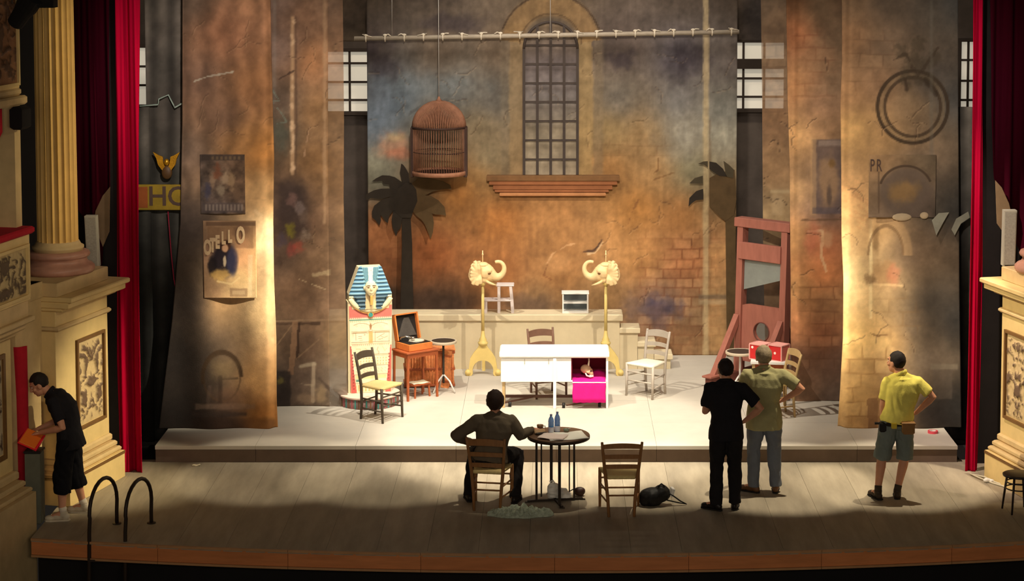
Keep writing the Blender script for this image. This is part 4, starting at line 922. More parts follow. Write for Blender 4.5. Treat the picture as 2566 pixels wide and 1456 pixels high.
MB().box(x0+.01, x1-.01, y0+.004, y1-.01, h*.47, h*.47+.02).build('shelf', M_WHITEPAINT, cb)
MB().box(x0+.02, x1-.02, y1-.018, y1-.008, .03, h-.02).build('back_panel', M_DKIN, cb)
MB().box(x0+.022, x1-.022, y0+.004, y0+.008, .03, h-.022).build('glass_front', M_GLASS, cb)
MB().box(x1-.012, x1-.008, y0+.022, y1-.022, .03, h-.022).build('glass_side', M_GLASS, cb)

# ================================================================== elephant stands
M_ELE = material('cream_gilt_plaster', rgb(236, 204, 150), rough=.45, var=.12, scale=10, bump=.06); M_ELED = material('eye_socket_brown', rgb(120, 80, 44), rough=.6)
M_POLE = material('pale_yellow_paint', rgb(226, 200, 124), rough=.5, var=.10, scale=6)
def elephant_meshes():
    h = MB()
    h.ball((.035, 0, .01), .125, .105, .125); h.ball((.0, 0, .075), .10, .09, .075); h.ball((.10, 0, -.045), .085, .08, .085); h.ball((.02, 0, -.10), .08, .07, .055)
    tp, tr_ = smooth_path([(.08,0,.01),(.15,0,-.05),(.215,0,-.065),(.275,0,-.03),(.305,0,.035),(.298,0,.10),(.26,0,.145),(.21,0,.155),(.175,0,.147)], [.095,.074,.055,.044,.036,.031,.028,.025,.023]); h.tube(tp, tr_, 12)
    for s in (-1, 1): h.ball((.085, s*.075, .035), .05, .03, .035)
    head = remesh(h, .009, 4, 'elephant_head')
    e = MB(); N = 9
    for k in range(N):
        a = math.radians(95 + k*185/(N-1)); L = .155 + .02*math.sin(k*1.3)
        e.tube([(0,0,0), (math.cos(a)*L*.5, -.03, math.sin(a)*L*.55), (math.cos(a)*L*.95, -.035, math.sin(a)*L), ], [.03, .036, .026], 8)
    e.ball((-.07, -.012, -.01), .09, .022, .115); ear = remesh(e, .008, 3, 'elephant_ear')
    return head, ear
E_HEAD, E_EAR = elephant_meshes()
def elephant(x, sgn, lab):
    t = thing('elephant_stand', (x, 3.92, ZP), lab, 'ornamental stand')
    # arched foot board
    out = [(-.045,.47),(-.075,.40),(-.13,.335),(-.18,.255),(-.197,.15),(-.205,.095),(-.235,.085),(-.245,.045),(-.235,0),(-.165,0),(-.145,.03),(-.148,.09),(-.14,.13),(-.115,.175),(-.07,.21),(0,.225)]
    out = out + [(-a, b) for a, b in out[-2::-1]]
    MB().prism(out, -.022, .022).build('arched_foot', M_POLE, t)
    MB().prism([(-.022,.40),(.022,.40),(.022,.0),(-.022,.0)], .30, .33, Matrix.Identity(4)).build('rear_leg', M_POLE, t)
    MB().bar((0, .01, .40), (0, .315, .38), .04, .04).build('rear_brace', M_POLE, t)
    for s in (-1, 1): MB().cyl((s*.215, -.03, .045), (s*.215, .03, .045), .042, None, 14).build('scroll', M_POLE, t, True)
    MB().lathe([(.05,.44),(.07,.46),(.072,.485),(.05,.50),(.055,.52),(.035,.56),(.028,.60),(.024,.64),(.022,.66)], 18).build('collar', M_POLE, t, True)
    MB().cyl((0,0,.64), (0,0,1.33), .0235, .021, 12).build('pole', M_POLE, t, True)
    MB().lathe([(.025,1.30),(.04,1.31),(.042,1.345),(.03,1.36)], 16).build('socket', M_POLE, t, True)
    Z = 1.49; Mx = Matrix.Translation((0,0,Z)) @ Matrix.Diagonal((sgn,1,1,1))
    hm = E_HEAD.copy(); hm.transform(Mx)
    if sgn < 0: hm.flip_normals()
    hd_ = mesh_ob('head', hm, M_ELE, t)
    for s in (1, -1):
        em = E_EAR.copy(); em.transform(Mx @ Matrix.Translation((-.045, -.095*s, -.01)) @ Matrix.Diagonal((1, s, 1, 1)))
        if sgn*s < 0: em.flip_normals()
        mesh_ob('ear', em, M_ELE, hd_)
        MB().tube([(.05,-.06*s,-.115),(.10,-.075*s,-.140),(.15,-.08*s,-.158),(.205,-.078*s,-.172)], [.022,.02,.014,.005], 10, Mx).build('tusk', M_ELE, hd_, True)
        MB().ball((.09,-.084*s,.0), .03,.014,.02, 10, 6, Mx).build('eye', M_ELED, hd_, True)
    MB().lathe([(.085,.10),(.09,.115),(.075,.13),(.05,.145),(.0,.15)], 16, (0,0,0), Mx).build('cap', M_ELE, hd_, True)
    MB().cyl((0,0,Z+.12), (0,0,Z+.315), .008, .006, 8).build('spike', M_ELE, t, True)
    MB().lathe([(.006,Z+.24),(.012,Z+.25),(.012,Z+.265),(.006,Z+.275)], 10).build('spike_bead', M_ELE, t, True)
elephant(-1.025, 1, 'cream elephant head stand in front of the step stool')
elephant(.728, -1, 'cream elephant head stand beside the glazed cabinet, behind the desk corner')

# ================================================================== ladder-back chairs
def chair(name, loc, rz, lab, wood, rush, slat_z=((.80,.085),(.66,.05),(.545,.05)), seat_h=.45, wf=.43, wr=.31, dp=.37, ht=.88, tw=.40, lean=.085, group=None, thick=1.0):
    t = thing(name, (loc[0], loc[1], loc[2]), lab, 'chair', rz, group)
    yb, yf = -dp/2, dp/2
    def bx(z):  # half width of the back at height z
        return (wr/2 + (tw-wr)/2*max(0, (z-.1)/(ht-.1)))
    def by(z): return yb - lean*max(0, (z-seat_h)/(ht-seat_h))**1.2 - .02*max(0, (.2-z)/.2)
    q = .019*thick
    for s in (-1, 1):
        pts = [(s*bx(z), by(z), z) for z in (0, .2, seat_h, .62, .76, ht)]
        MB().tube(pts, [q*.85, q, q*1.05, q, q*.95, q*.8], 8).build('rear_leg', wood, t, True)
        MB().tube([(s*wf/2, yf+.01, 0), (s*wf/2, yf, .25), (s*wf/2, yf-.004, seat_h+.005)], [q*.8, q, q*1.05], 8).build('front_leg', wood, t, True)
    for k, (z, h) in enumerate(slat_z):
        m = MB(); v = []; n = 8; w = bx(z)
        for i in range(n+1):
            u = -1+2*i/n; cur = -.030*(1-u*u); up = .022*(1-u*u) if k == 0 else .012*(1-u*u)
            for dy in (-.007, .007):
                v += [(u*w, by(z)+cur+dy, z-h/2+up*.6), (u*w, by(z)+cur+dy, z+h/2+up)]
        f = []
        for i in range(n):
            a = i*4; b = a+4; f += [(a, b, b+1, a+1), (b+2, a+2, a+3, b+3), (a+1, b+1, b+3, a+3), (a+2, b+2, b, a)]
        f += [(0, 1, 3, 2), (n*4+2, n*4+3, n*4+1, n*4)]
        m.add(v, f).build('slat', wood, t)
    g = q*.55
    for z in (.19, .31): MB().cyl((-wf/2, yf, z+.03), (wf/2, yf, z+.03), g, None, 7).build('rung', wood, t, True)
    MB().cyl((-bx(.24), yb, .24), (bx(.24), yb, .24), g, None, 7).build('rung', wood, t, True)
    for s in (-1, 1):
        for z in (.15, .28): MB().cyl((s*bx(z), yb, z), (s*wf/2, yf, z), g, None, 7).build('rung', wood, t, True)
    # rush seat: a pillowed slab with the four rush triangles
    ws = wr/2+.012; v = []; f = []; n = 9
    for i in range(n+1):
        for j in range(n+1):
            u, w = -1+2*i/n, -1+2*j/n; hw = ws+(wf/2+.012-ws)*(w+1)/2
            e = max(abs(u), abs(w)); z = seat_h+.008+.014*(1-e**4)-.010*(1-abs(abs(u)-abs(w)))*(1-e)
            v.append((u*hw, w*(dp/2+.012), z))
    b0 = len(v)
    for i in range(n+1):
        for j in range(n+1):
            u, w = -1+2*i/n, -1+2*j/n; hw = ws+(wf/2+.012-ws)*(w+1)/2; v.append((u*hw*.985, w*(dp/2+.008), seat_h-.022))
    I = lambda i, j: i*(n+1)+j
    for i in range(n):
        for j in range(n):
            f.append((I(i,j), I(i+1,j), I(i+1,j+1), I(i,j+1))); f.append((b0+I(i,j+1), b0+I(i+1,j+1), b0+I(i+1,j), b0+I(i,j)))
        f.append((I(i,0)+b0, I(i+1,0)+b0, I(i+1,0), I(i,0))); f.append((I(i,n), I(i+1,n), I(i+1,n)+b0, I(i,n)+b0))
        f.append((I(0,i), I(0,i+1), I(0,i+1)+b0, I(0,i)+b0)); f.append((I(n,i)+b0, I(n,i+1)+b0, I(n,i+1), I(n,i)))
    MB().add(v, f).build('rush_seat', rush, t, True)
    return t
M_RUSH = material('cream_rush', rgb(226, 200, 136), rough=.85, var=.15, scale=30, bump=.25, stretch=(1, 4, 1)); M_RUSHW = material('white_rush', rgb(238, 230, 208), rough=.85, var=.1, scale=30, bump=.2)
M_WDARK = material('dark_olive_wood', rgb(84, 72, 58), rough=.6, var=.15, scale=9); M_WGREY = material('pale_grey_wood', rgb(184, 172, 158), rough=.6, var=.1, scale=9); M_WBROWN = material('mauve_brown_wood', rgb(124, 92, 76), rough=.6, var=.15, scale=9)
M_WBEECH = material('warm_beech', rgb(150, 104, 62), rough=.5, var=.18, scale=9, stretch=(4,4,1)); M_WPALE = material('straw_wood', rgb(190, 160, 112), rough=.55, var=.12, scale=9)
chair('ladderback_chair', (-2.275, 1.385, ZP), math.radians(-122), 'dark ladderback chair with a cream rush seat before the sarcophagus', M_WDARK, M_RUSH, lean=.09, tw=.37)
chair('ladderback_chair', (1.27, 2.705, ZP), math.radians(143), 'pale grey ladderback chair with a white seat beside the steps', M_WGREY, M_RUSHW, tw=.37, ht=.86)
chair('ladderback_chair', (-.11, 2.715, ZP), math.radians(-160), 'brown ladderback chair standing behind the white desk', M_WBROWN, M_RUSH, tw=.37, ht=.88)
chair('ladderback_chair', (2.905, 1.545, ZP), math.radians(106), 'straw coloured ladderback chair under the red dice, behind the olive shirt', M_WPALE, M_RUSH, tw=.42, ht=.84)
chair('ladderback_chair', (-.735, -1.93, 0), math.radians(-10), 'beech ladderback chair on which the grey-shirted person sits', M_WBEECH, M_RUSH, ((.80,.07),(.66,.045),(.53,.045)), tw=.44, wr=.30, ht=.86)
chair('ladderback_chair', (.745, -2.13, 0), math.radians(2), 'empty beech ladderback chair next to the black backpack', M_WBEECH, M_RUSH, ((.815,.05),(.695,.045),(.575,.045)), tw=.45, wr=.285, wf=.44, ht=.87, dp=.40)

# ================================================================== sarcophagus
M_SARC = material('sarcophagus_board', rgb(240, 220, 176), rough=.6, var=.06); M_SPAINT = material('sarcophagus_paint', (1,1,1), rough=.6, var=.05, scale=12, attr=True)
M_FACE = material('cream_face', rgb(240, 222, 176), rough=.5, var=.03); M_TURQ = material('turquoise_paint', rgb(70, 150, 140), rough=.5); M_GOLDP = material('gold_line', rgb(226, 170, 90), rough=.5); M_BROWNL = material('brown_line', rgb(120, 84, 56), rough=.6)
M_PLINTH = material('lilac_drum', rgb(150, 120, 116), rough=.7, var=.1); M_PLTOP = material('pale_drum_top', rgb(226, 200, 180), rough=.7, var=.08)
pl = thing('round_plinth', (-2.50, 2.243, ZP), 'low round drum plinth with stripes carrying the sarcophagus', 'plinth')
MB().lathe([(.392,0),(.398,.005),(.398,.125),(.392,.13)], 56).build('drum', M_PLINTH, pl, True)
MB().lathe([(.0,.13),(.41,.13),(.415,.135),(.415,.15),(.408,.155),(.0,.155)], 56).build('top', M_PLTOP, pl)
cols = [M_TURQ, M_BROWNL, material('rose_stripe', rgb(180, 90, 96), rough=.7)]
for i in range(48):
    a = 2*PI*i/48; Mr = Matrix.Rotation(a, 4, 'Z') @ Matrix.Translation((.398, 0, 0))
    MB().box(-.004, .004, -.009, .009, .006, .122, Mr).build('stripe', cols[i % 3], pl)
sa = thing('sarcophagus', (-2.485, 2.26, ZP+.155), 'upright painted mummy case with blue striped headcloth on the round plinth', 'sarcophagus', math.radians(13))
H = 1.70
out = [(-.275,0),(.275,0),(.293,1.20),(.290,1.34),(.155,H),(-.155,H),(-.290,1.34),(-.293,1.20)]
MB().prism(out, -.06, .16).build('case', M_SARC, sa)
# painted front tiers
nx, nz = 90, 190; U, Zg = np.meshgrid(np.linspace(-1, 1, nx), np.linspace(.005, 1.24, nz)); hw = .268+.018*Zg
X = U*hw; co = np.stack([X.ravel(), np.full(X.size, -.066), Zg.ravel()], 1)
idx = np.arange(nx*nz).reshape(nz, nx); q = np.stack([idx[:-1,:-1], idx[:-1,1:], idx[1:,1:], idx[1:,:-1]], -1).reshape(-1, 4)
me = bpy.data.meshes.new('painted_front'); me.from_pydata([tuple(c) for c in co], [], [tuple(a) for a in q.tolist()]); me.update()
P = Paint(X.ravel()*1000, Zg.ravel()*1000); P.c[:] = np.array((250, 236, 196))/255.
PK = (214, 112, 100); GR = (86, 140, 116); BR = (150, 100, 60); OC = (230, 176, 104)
P.rect(-400, 400, 1030, 1190, PK, .95, 3); P.rect(-400, 400, 1185, 1200, (236, 206, 150), 1, 3); P.rect(-400, 400, 985, 1002, GR, .9, 3); P.rect(-400, 400, 1006, 1026, PK, .8, 3)
for i in range(22): P.blob(-270+i*26, 1016, 9, 9, (244, 228, 190), .9, .5, 0); P.blob(-270+i*26, 972, 9, 8, (200, 180, 130), .7, .5, 0)
for z in (835, 815, 690, 668, 520, 505, 372, 250, 130): P.rect(-262, 262, z-3, z+3, BR, .75, 3)
for i in range(18): P.blob(-240+i*28, 652, 8, 8, (220, 170, 130), .8, .6, 0)
# winged figure
P.line([(0,905),(-60,940),(-150,950),(-230,925)], 6, BR, .7); P.line([(0,900),(60,940),(150,950),(230,925)], 6, BR, .7)
for i in range(9): P.line([(-30-i*22, 925+6*math.sin(i)), (-45-i*24, 870+i*5)], 3, (206,166,110), .6); P.line([(30+i*22, 925+6*math.sin(i)), (45+i*24, 870+i*5)], 3, (206,166,110), .6)
P.blob(0, 900, 16, 40, BR, .8, .6, .1); P.line([(0,860),(-30,845)], 5, BR, .7); P.line([(0,860),(30,845)], 5, BR, .7); P.line([(0,940),(-14,965)], 4, BR, .7)
# hieroglyph boxes
P.rect(-28, 28, 672, 832, OC, .8, 3)
for x0 in (-240, 60):
    for (a, b) in (((x0,820),(x0+190,820)), ((x0,690),(x0+190,690)), ((x0,690),(x0,820)), ((x0+190,690),(x0+190,820))): P.line([a, b], 4, BR, .6)
for pts in ([(-200,800),(-200,720)], [(-165,770),(-120,770)], [(-165,745),(-120,745)], [(-90,805),(-75,790),(-90,780)], [(80,740),(130,770),(190,800)], [(130,770),(180,740),(230,760)], [(100,720),(160,730)], [(-210,810),(-190,815)], [(-150,720),(-110,720)]): P.line(pts, 5, BR, .7)
P.line([(100,620),(85,580),(110,550),(105,530)], 6, BR, .6); P.line([(-200,600),(-140,600),(-140,550)], 5, OC, .9); P.line([(-80,610),(-20,560)], 4, OC, .8); P.line([(160,620),(190,560),(220,600)], 4, OC, .8)
for z in (470, 430, 395):
    for i in range(12): P.rect(-220+i*38, -204+i*38, z-12, z+8, OC, .7, 3)
for z in (330, 290):
    for i in range(9): P.line([(-200+i*48, z+10), (-180+i*48, z-10)], 4, BR, .5)
P.rect(-200, -120, 150, 185, GR, .9, 3); P.rect(-205, 205, 190, 240, (236,220,130), .5, 4); P.blob(-130, 215, 20, 16, GR, .7, .6, .1)
for i in range(10): P.rect(-220+i*46, -196+i*46, 20, 110, OC, .7, 4)
for s in (-1, 1):
    P.poly([(s*400, 640), (s*262, 640), (s*258, 560), (s*215, 180), (s*190, 0), (s*400, 0)], (206, 96, 86), .95)
    for i in range(12): P.blob(s*(232+i*1.4), 60+i*42, 12, 10, (150, 60, 56), .7, .6, .1)
P.mottle(60, .08, 2); P.apply(me); o = mesh_ob('painted_front', me, M_SPAINT, sa); solid(o, .006)
# headcloth, ridged
nx, nz = 60, 130; zz = np.linspace(1.14, H+.005, nz); U, Zg = np.meshgrid(np.linspace(-1, 1, nx), zz)
hw = np.interp(Zg, [1.14, 1.30, 1.345, H], [.245, .285, .29, .155]); X = U*hw
lap = (np.abs(X) < .075+.0*Zg) & (Zg < 1.36)
rid = np.cos(Zg*2*PI/.052)
side = np.abs(X) > np.interp(Zg, [1.36, 1.5, H], [.07, .07, .115])
Yg = -.066-.030*(1-(U**6))-np.where(side, .006*rid, 0)
Yg = np.where((Zg < 1.30) & (np.abs(X) > .20-(1.30-Zg)*.3), -.068, Yg)
co = np.stack([X.ravel(), Yg.ravel(), Zg.ravel()], 1); idx = np.arange(nx*nz).reshape(nz, nx); q = np.stack([idx[:-1,:-1], idx[:-1,1:], idx[1:,1:], idx[1:,:-1]], -1).reshape(-1, 4)
me = bpy.data.meshes.new('headcloth'); me.from_pydata([tuple(c) for c in co], [], [tuple(a) for a in q.tolist()]); me.update(); me.polygons.foreach_set('use_smooth', [True]*len(me.polygons))
P = Paint(X.ravel()*1000, Zg.ravel()*1000); t_ = np.clip(.5+.5*rid.ravel(), 0, 1)
P.c = np.array((62, 104, 132))/255.*(1-t_[:, None])+np.array((150, 190, 206))/255.*t_[:, None]
dk = (Zg.ravel() < 1.33).astype(float); P.c = P.c*(1-.35*dk[:, None])
P.poly([(-75,1375),(75,1375),(118,1720),(-118,1720)], (120, 164, 176), .95)
for x in (-95, -70, -48, 48, 70, 95): P.line([(x*.62, 1420), (x, 1710)], 5, (66, 104, 124), .8)
P.poly([(-24,1500),(24,1500),(36,1720),(-36,1720)], (248, 240, 216), .98); P.blob(6, 1665, 4, 6, (150,130,110), .8, .4, 0)
P.poly([(-72,1140),(72,1140),(66,1370),(-66,1370)], (240, 212, 158), .98)
P.poly([(-400,1140),(-165,1140),(-205,1240),(-235,1320),(-400,1330)], (244, 226, 176), .98); P.poly([(400,1140),(165,1140),(205,1240),(235,1320),(400,1330)], (244, 226, 176), .98)
P.apply(me); o = mesh_ob('headcloth', me, M_SPAINT, sa); solid(o, .03)
fm = MB(); fm.ball((0, -.115, 1.43), .082, .055, .108, 18, 12); fm.ball((0, -.12, 1.355), .045, .045, .045); fm.ball((0, -.165, 1.425), .014, .024, .034); fm.ball((0, -.162, 1.378), .026, .014, .008); fm.ball((0, -.160, 1.366), .022, .014, .008)
for s in (-1, 1): fm.ball((s*.084, -.10, 1.43), .016, .022, .03); fm.ball((s*.035, -.155, 1.463), .03, .012, .008)
fc = mesh_ob('face', remesh(fm, .007, 3, 'face'), M_FACE, sa)
for s in (-1, 1):
    MB().ball((s*.034, -.160, 1.446), .017, .010, .009, 10, 6).build('eye', M_BROWNL, fc, True); MB().tube([(s*.014,-.166,1.468),(s*.034,-.170,1.476),(s*.062,-.152,1.466)], .004, 5).build('eyebrow', M_BROWNL, fc, True)
MB().box(-.014, .018, -.16, -.10, 1.205, 1.335, None, .006).build('beard', M_GOLDP, sa)
arc = [(.285*math.cos(math.radians(a)), -.080, 1.36+.235*math.sin(math.radians(a))) for a in range(198, 343, 6)]
MB().tube(arc, .022, 8, up=(0,1,0), flat=(.5,1.5)).build('collar', M_FACE, sa, True)
arc = [(.292*math.cos(math.radians(a)), -.078, 1.335+.255*math.sin(math.radians(a))) for a in range(198, 343, 6)]
MB().tube(arc, .005, 6).build('collar_edge', M_GOLDP, sa, True)
MB().lathe([(.0,0),(.040,0),(.040,.014),(.034,.018),(.0,.018)], 24, (0,0,0), Matrix.Translation((0,-.066,1.062)) @ Matrix.Rotation(PI/2, 4, 'X')).build('medallion_ring', M_GOLDP, sa)
MB().lathe([(.0,0),(.030,0),(.030,.022),(.0,.024)], 24, (0,0,0), Matrix.Translation((0,-.066,1.062)) @ Matrix.Rotation(PI/2, 4, 'X')).build('medallion', M_TURQ, sa)
MB().box(-.305, -.28, -.05, .15, .0, 1.24).build('side_board', M_SARC, sa)

# ================================================================== gramophone corner
M_TEAK = material('orange_teak', rgb(214, 124, 62), rough=.4, var=.2, scale=8, stretch=(1,6,1)); M_TEAKD = material('red_brown_wood', rgb(168, 88, 50), rough=.45, var=.2, scale=8); M_WICK = material('wicker', rgb(224, 142, 86), rough=.75, var=.3, scale=26, bump=.3)
M_BLK = material('black_lining', rgb(30, 26, 24), rough=.5, var=.2); M_CHROME = material('chrome', rgb(210, 205, 196), rough=.18, metal=1.0)
rz = math.radians(38)
gt = thing('gramophone_table', (-1.90, 2.61, ZP), 'slim red-brown wooden table carrying the gramophone', 'table', rz)
MB().box(-.27, .27, -.20, .20, .645, .67, None, .006).build('tabletop', M_TEAKD, gt)
MB().box(-.25, .25, -.18, .18, .585, .645).build('apron', M_TEAKD, gt)
for x in (-.24, .24):
    for y in (-.17, .17): MB().bar((x, y, 0), (x*.97, y*.97, .645), .026, .026, None, (0,1,0)).build('leg', M_TEAKD, gt)
gr = thing('gramophone', (-1.92, 2.605, ZP+.671), 'portable gramophone in an orange wood case with its lid open', 'gramophone', rz)
MB().box(-.19, .19, -.17, .17, 0, .095, None, .006).build('case', M_TEAK, gr)
MB().box(-.175, .175, -.155, .155, .094, .10).build('deck', M_BLK, gr)
MB().lathe([(.0,.10),(.12,.10),(.122,.107),(.115,.11),(.0,.112)], 32, (.03,-.02,0)).build('turntable', M_CHROME, gr)
MB().lathe([(.0,.112),(.105,.112),(.105,.115),(.0,.116)], 32, (.03,-.02,0)).build('record', material('record_pale', rgb(214, 206, 186), rough=.35), gr)
MB().tube([(-.14,.11,.10),(-.14,.10,.15),(-.10,.05,.165),(-.03,-.01,.155)], [.018,.016,.014,.012], 10).build('tone_arm', M_CHROME, gr, True)
MB().cyl((-.03,-.02,.13), (-.03,-.02,.165), .028, None, 14).build('sound_box', M_CHROME, gr, True)
MB().tube([(.19,-.05,.05),(.25,-.05,.05),(.25,-.05,.02),(.29,-.05,.02)], .008, 7).build('crank', M_CHROME, gr, True)
Ml = Matrix.Translation((-.0,.16,.095)) @ Matrix.Rotation(math.radians(-14), 4, 'X')
lid = MB().box(-.19, .19, .0, .018, 0, .36, Ml).box(-.19, -.17, -.06, .0, 0, .36, Ml).box(.17, .19, -.06, .0, 0, .36, Ml).box(-.19, .19, -.06, .0, .342, .36, Ml).build('lid', M_TEAK, gr)
MB().box(-.168, .168, -.006, -.001, .0, .34, Ml).build('lid_lining', M_BLK, lid)
MB().prism([(-.15,.05),(.15,.05),(.06,.30),(-.02,.30)], -.02, -.008, Ml).build('horn_flare', material('grey_horn', rgb(104, 98, 92), rough=.25, var=.3, metal=.5), lid)
hp = thing('wicker_hamper', (-1.76, 3.34, ZP), 'orange wicker hamper standing behind the gramophone table', 'hamper', math.radians(6))
MB().box(-.34, .34, -.17, .17, .02, .50, None, .01).build('body', M_WICK, hp)
for i in range(17):
    x = -.32+i*.04; MB().cyl((x, -.176, .02), (x, -.176, .50), .011, None, 6).build('stake', M_WICK, hp, True)
for z in (.03, .26, .49): MB().box(-.355, .355, -.188, .188, z-.018, z+.018, None, .006).build('band', M_TEAKD, hp)
MB().box(-.36, .36, -.19, .19, .51, .545, None, .01).build('lid', M_WICK, hp)
pk = thing('wooden_slab', (-1.53, 3.16, ZP), 'narrow orange board leaning behind the small round table', 'board', math.radians(-12))
Ms = Matrix.Rotation(math.radians(5), 4, 'Y')
MB().box(-.055, .055, -.03, .03, .0, .52, Ms, .004).build('board', M_WICK, pk)
for z in (.08, .44): MB().box(-.058, .058, -.034, .034, z, z+.03, Ms).build('batten', M_TEAKD, pk)
ls = thing('low_stool', (-1.86, 2.64, ZP), 'low wooden stool tucked under the gramophone table', 'stool', math.radians(38))
MB().box(-.14, .14, -.10, .10, .17, .19, None, .004).build('seat', M_TEAKD, ls)
for x in (-.11, .11):
    for y in (-.08, .08): MB().bar((x*1.1, y*1.1, 0), (x, y, .17), .02, .02, None, (0,1,0)).build('leg', M_TEAKD, ls)
M_PAPER = material('cream_paper', rgb(238, 224, 190), rough=.8, var=.04)
def sheet(name, loc, w, d, rz, lab, mat, cat='paper', droop=0.0, th=.003):
    v = []; f = []; n = 8
    for i in range(n+1):
        for j in range(n+1):
            x, y = -w/2+w*i/n, -d/2+d*j/n; z = .004*math.sin(i*1.1+j*.7)+.004 - droop*max(0, (-y-d*.2)/d)**1.5
            v.append((x, y, z))
    for i in range(n):
        for j in range(n): a = i*(n+1)+j; f.append((a, a+n+1, a+n+2, a+1))
    o = MB().add(v, f).build(name, mat, None, True, loc, (0,0,rz)); solid(o, th); return tag(o, lab, cat)
sheet('record_sleeve', (-1.86, 2.64, ZP+.193), .26, .19, math.radians(34), 'cream record sleeve lying on the low stool', M_PAPER, 'record sleeve')
M_TOPDK = material('dark_table_top', rgb(62, 54, 46), rough=.5, var=.15); M_RIM = material('pale_table_rim', rgb(206, 190, 164), rough=.5, var=.06)
def bistro(loc, r, h, lab, poleM, footM, feet):
    t = thing('pedestal_table', loc, lab, 'table')
    MB().lathe([(0,h-.006),(r-.02,h-.006),(r-.02,h),(0,h)], 40).build('tabletop', M_TOPDK, t)
    MB().lathe([(r-.022,h-.035),(r-.004,h-.035),(r,h-.03),(r,h-.003),(r-.005,h+.003),(r-.022,h+.003)], 40).build('rim', M_RIM, t, True)
    MB().lathe([(0,h-.034),(r-.02,h-.034),(r-.02,h-.02),(0,h-.02)], 30).build('underside', M_RIM, t)
    MB().cyl((0,0,.12), (0,0,h-.03), .016, None, 10).build('pole', poleM, t, True)
    MB().lathe([(.05,h-.06),(.05,h-.034)], 16).build('flange', poleM, t, True)
    for a in feet:
        MB().tube([(0,0,.24), (.10*math.cos(a), .10*math.sin(a), .16), (.19*math.cos(a), .19*math.sin(a), .008)], .012, 8, up=(0,0,1)).build('foot', footM, t, True)
    return t
bistro((-1.535, 2.92, ZP), .185, .715, 'small round pedestal table beside the gramophone', M_TOPDK, M_WHITEPAINT, (-.55, PI*.62, PI*1.25))
bistro((2.56, 2.94, ZP), .205, .56, 'round pedestal table in front of the guillotine', M_WHITEPAINT, M_WHITEPAINT, (-2.3, -.5, 1.3))

# ================================================================== white desk, pink cloth, skull
M_WHITE = material('gloss_white_paint', rgb(246, 242, 236), rough=.35, var=.02); M_MAG = material('magenta_cloth', rgb(222, 20, 130), rough=.8, var=.08, scale=10, bump=.15); M_DKRED = material('dark_red_lining', rgb(104, 16, 34), rough=.9, var=.15)
dk = thing('white_desk', (0, 1.92, ZP), 'white desk with a thick top and an open red niche, mid stage', 'desk')
MB().box(-.735, .725, -.01, .44, .685, .78, None, .02).build('desktop', M_WHITE, dk)
MB().box(-.715, .22, .02, .42, .355, .675, None, .006).build('front_panel', M_WHITE, dk)
for x in (-.40, -.08): MB().box(x-.004, x+.004, .012, .022, .60, .668).build('panel_seam', material('grey_seam', rgb(170, 160, 140)), dk)
MB().box(.685, .712, .02, .42, .0, .68).build('end_panel', M_WHITE, dk)
MB().box(.22, .69, .40, .42, .30, .68).build('niche_back', M_DKRED, dk); MB().box(.22, .235, .05, .41, .36, .68).build('niche_side', M_DKRED, dk); MB().box(.22, .69, .03, .41, .672, .684).build('niche_roof', M_DKRED, dk)
MB().box(.22, .70, .015, .42, .355, .375, None, .003).build('shelf', M_WHITE, dk)
MB().box(.236, .684, -.016, -.009, .352, .364).build('shelf_edge', M_WHITE, dk)
MB().box(-.02, .02, -.0, .035, .0, .68, None, .004).build('leg', M_WHITE, dk)
MB().box(-.70, -.665, .05, .09, .0, .36).build('leg', M_WPALE, dk); MB().box(-.70, -.665, .36, .40, .0, .36).build('leg', M_WPALE, dk)
M_RAIL = material('dark_brown_rail', rgb(92, 62, 48), rough=.7)
MB().box(-.69, .46, .38, .42, .06, .09).build('base_rail', M_RAIL, dk); MB().bar((-.68,.08,.06), (-.30,.38,.07), .02, .02).build('base_brace', M_RAIL, dk); MB().bar((.16,.05,.035), (.62,.32,.05), .02, .02).build('base_brace', M_RAIL, dk)
for x, y in ((-.60,.12), (.12,.05), (.60,.10), (.55,.38)): MB().cyl((x-.02, y, .035), (x+.02, y, .035), .035, None, 14).build('caster', M_BLK, dk, True)
# magenta cloth
n = 22; v = []; f = []
prof = [(.39,.376),(.32,.40),(.24,.395),(.15,.385),(.05,.380),(.01,.378),(.003,.36),(.0,.30),(.004,.22),(-.002,.15),(.0,.085)]
for i in range(n+1):
    for j, (y, z) in enumerate(prof):
        u = i/n; x = .238+.44*u
        hum = .05*math.exp(-((x-.58)/.10)**2)*(1 if j in (1,2) else .35 if j == 3 else 0)
        v.append((x+(.004*math.sin(j*2.1) if j > 6 else 0), y+.004*math.sin(u*19+j) - (.004 if j > 5 else 0), z+hum+.003*math.sin(u*31+j*2)))
for i in range(n):
    for j in range(len(prof)-1): a = i*len(prof)+j; f.append((a, a+1, a+len(prof)+1, a+len(prof)))
o = MB().add(v, f).build('magenta_cloth', M_MAG, None, True, (0, 1.915, ZP)); solid(o, .006); o.modifiers['thick'].offset = 1; tag(o, 'magenta cloth spilling out of the white desk niche', 'cloth')
M_BONE = material('bone', rgb(206, 166, 130), rough=.6, var=.12, scale=14); M_BONEL = material('pale_bone', rgb(240, 226, 206), rough=.6, var=.06); M_SOCK = material('dark_socket', rgb(62, 40, 34), rough=.8)
sk = thing('skull', (.435, 2.06, ZP+.415), 'small skull lying on the magenta cloth inside the niche', 'skull', math.radians(58))
hb = MB(); hb.ball((0,.02,.088), .062,.078,.062, 16, 10); hb.ball((0,-.045,.065), .046,.035,.045); hb.ball((0,-.065,.040), .032,.028,.026); hb.ball((-.047,-.035,.058), .014,.022,.012); hb.ball((.047,-.035,.058), .014,.022,.012)
cr = mesh_ob('cranium', remesh(hb, .006, 2, 'cranium'), M_BONE, sk)
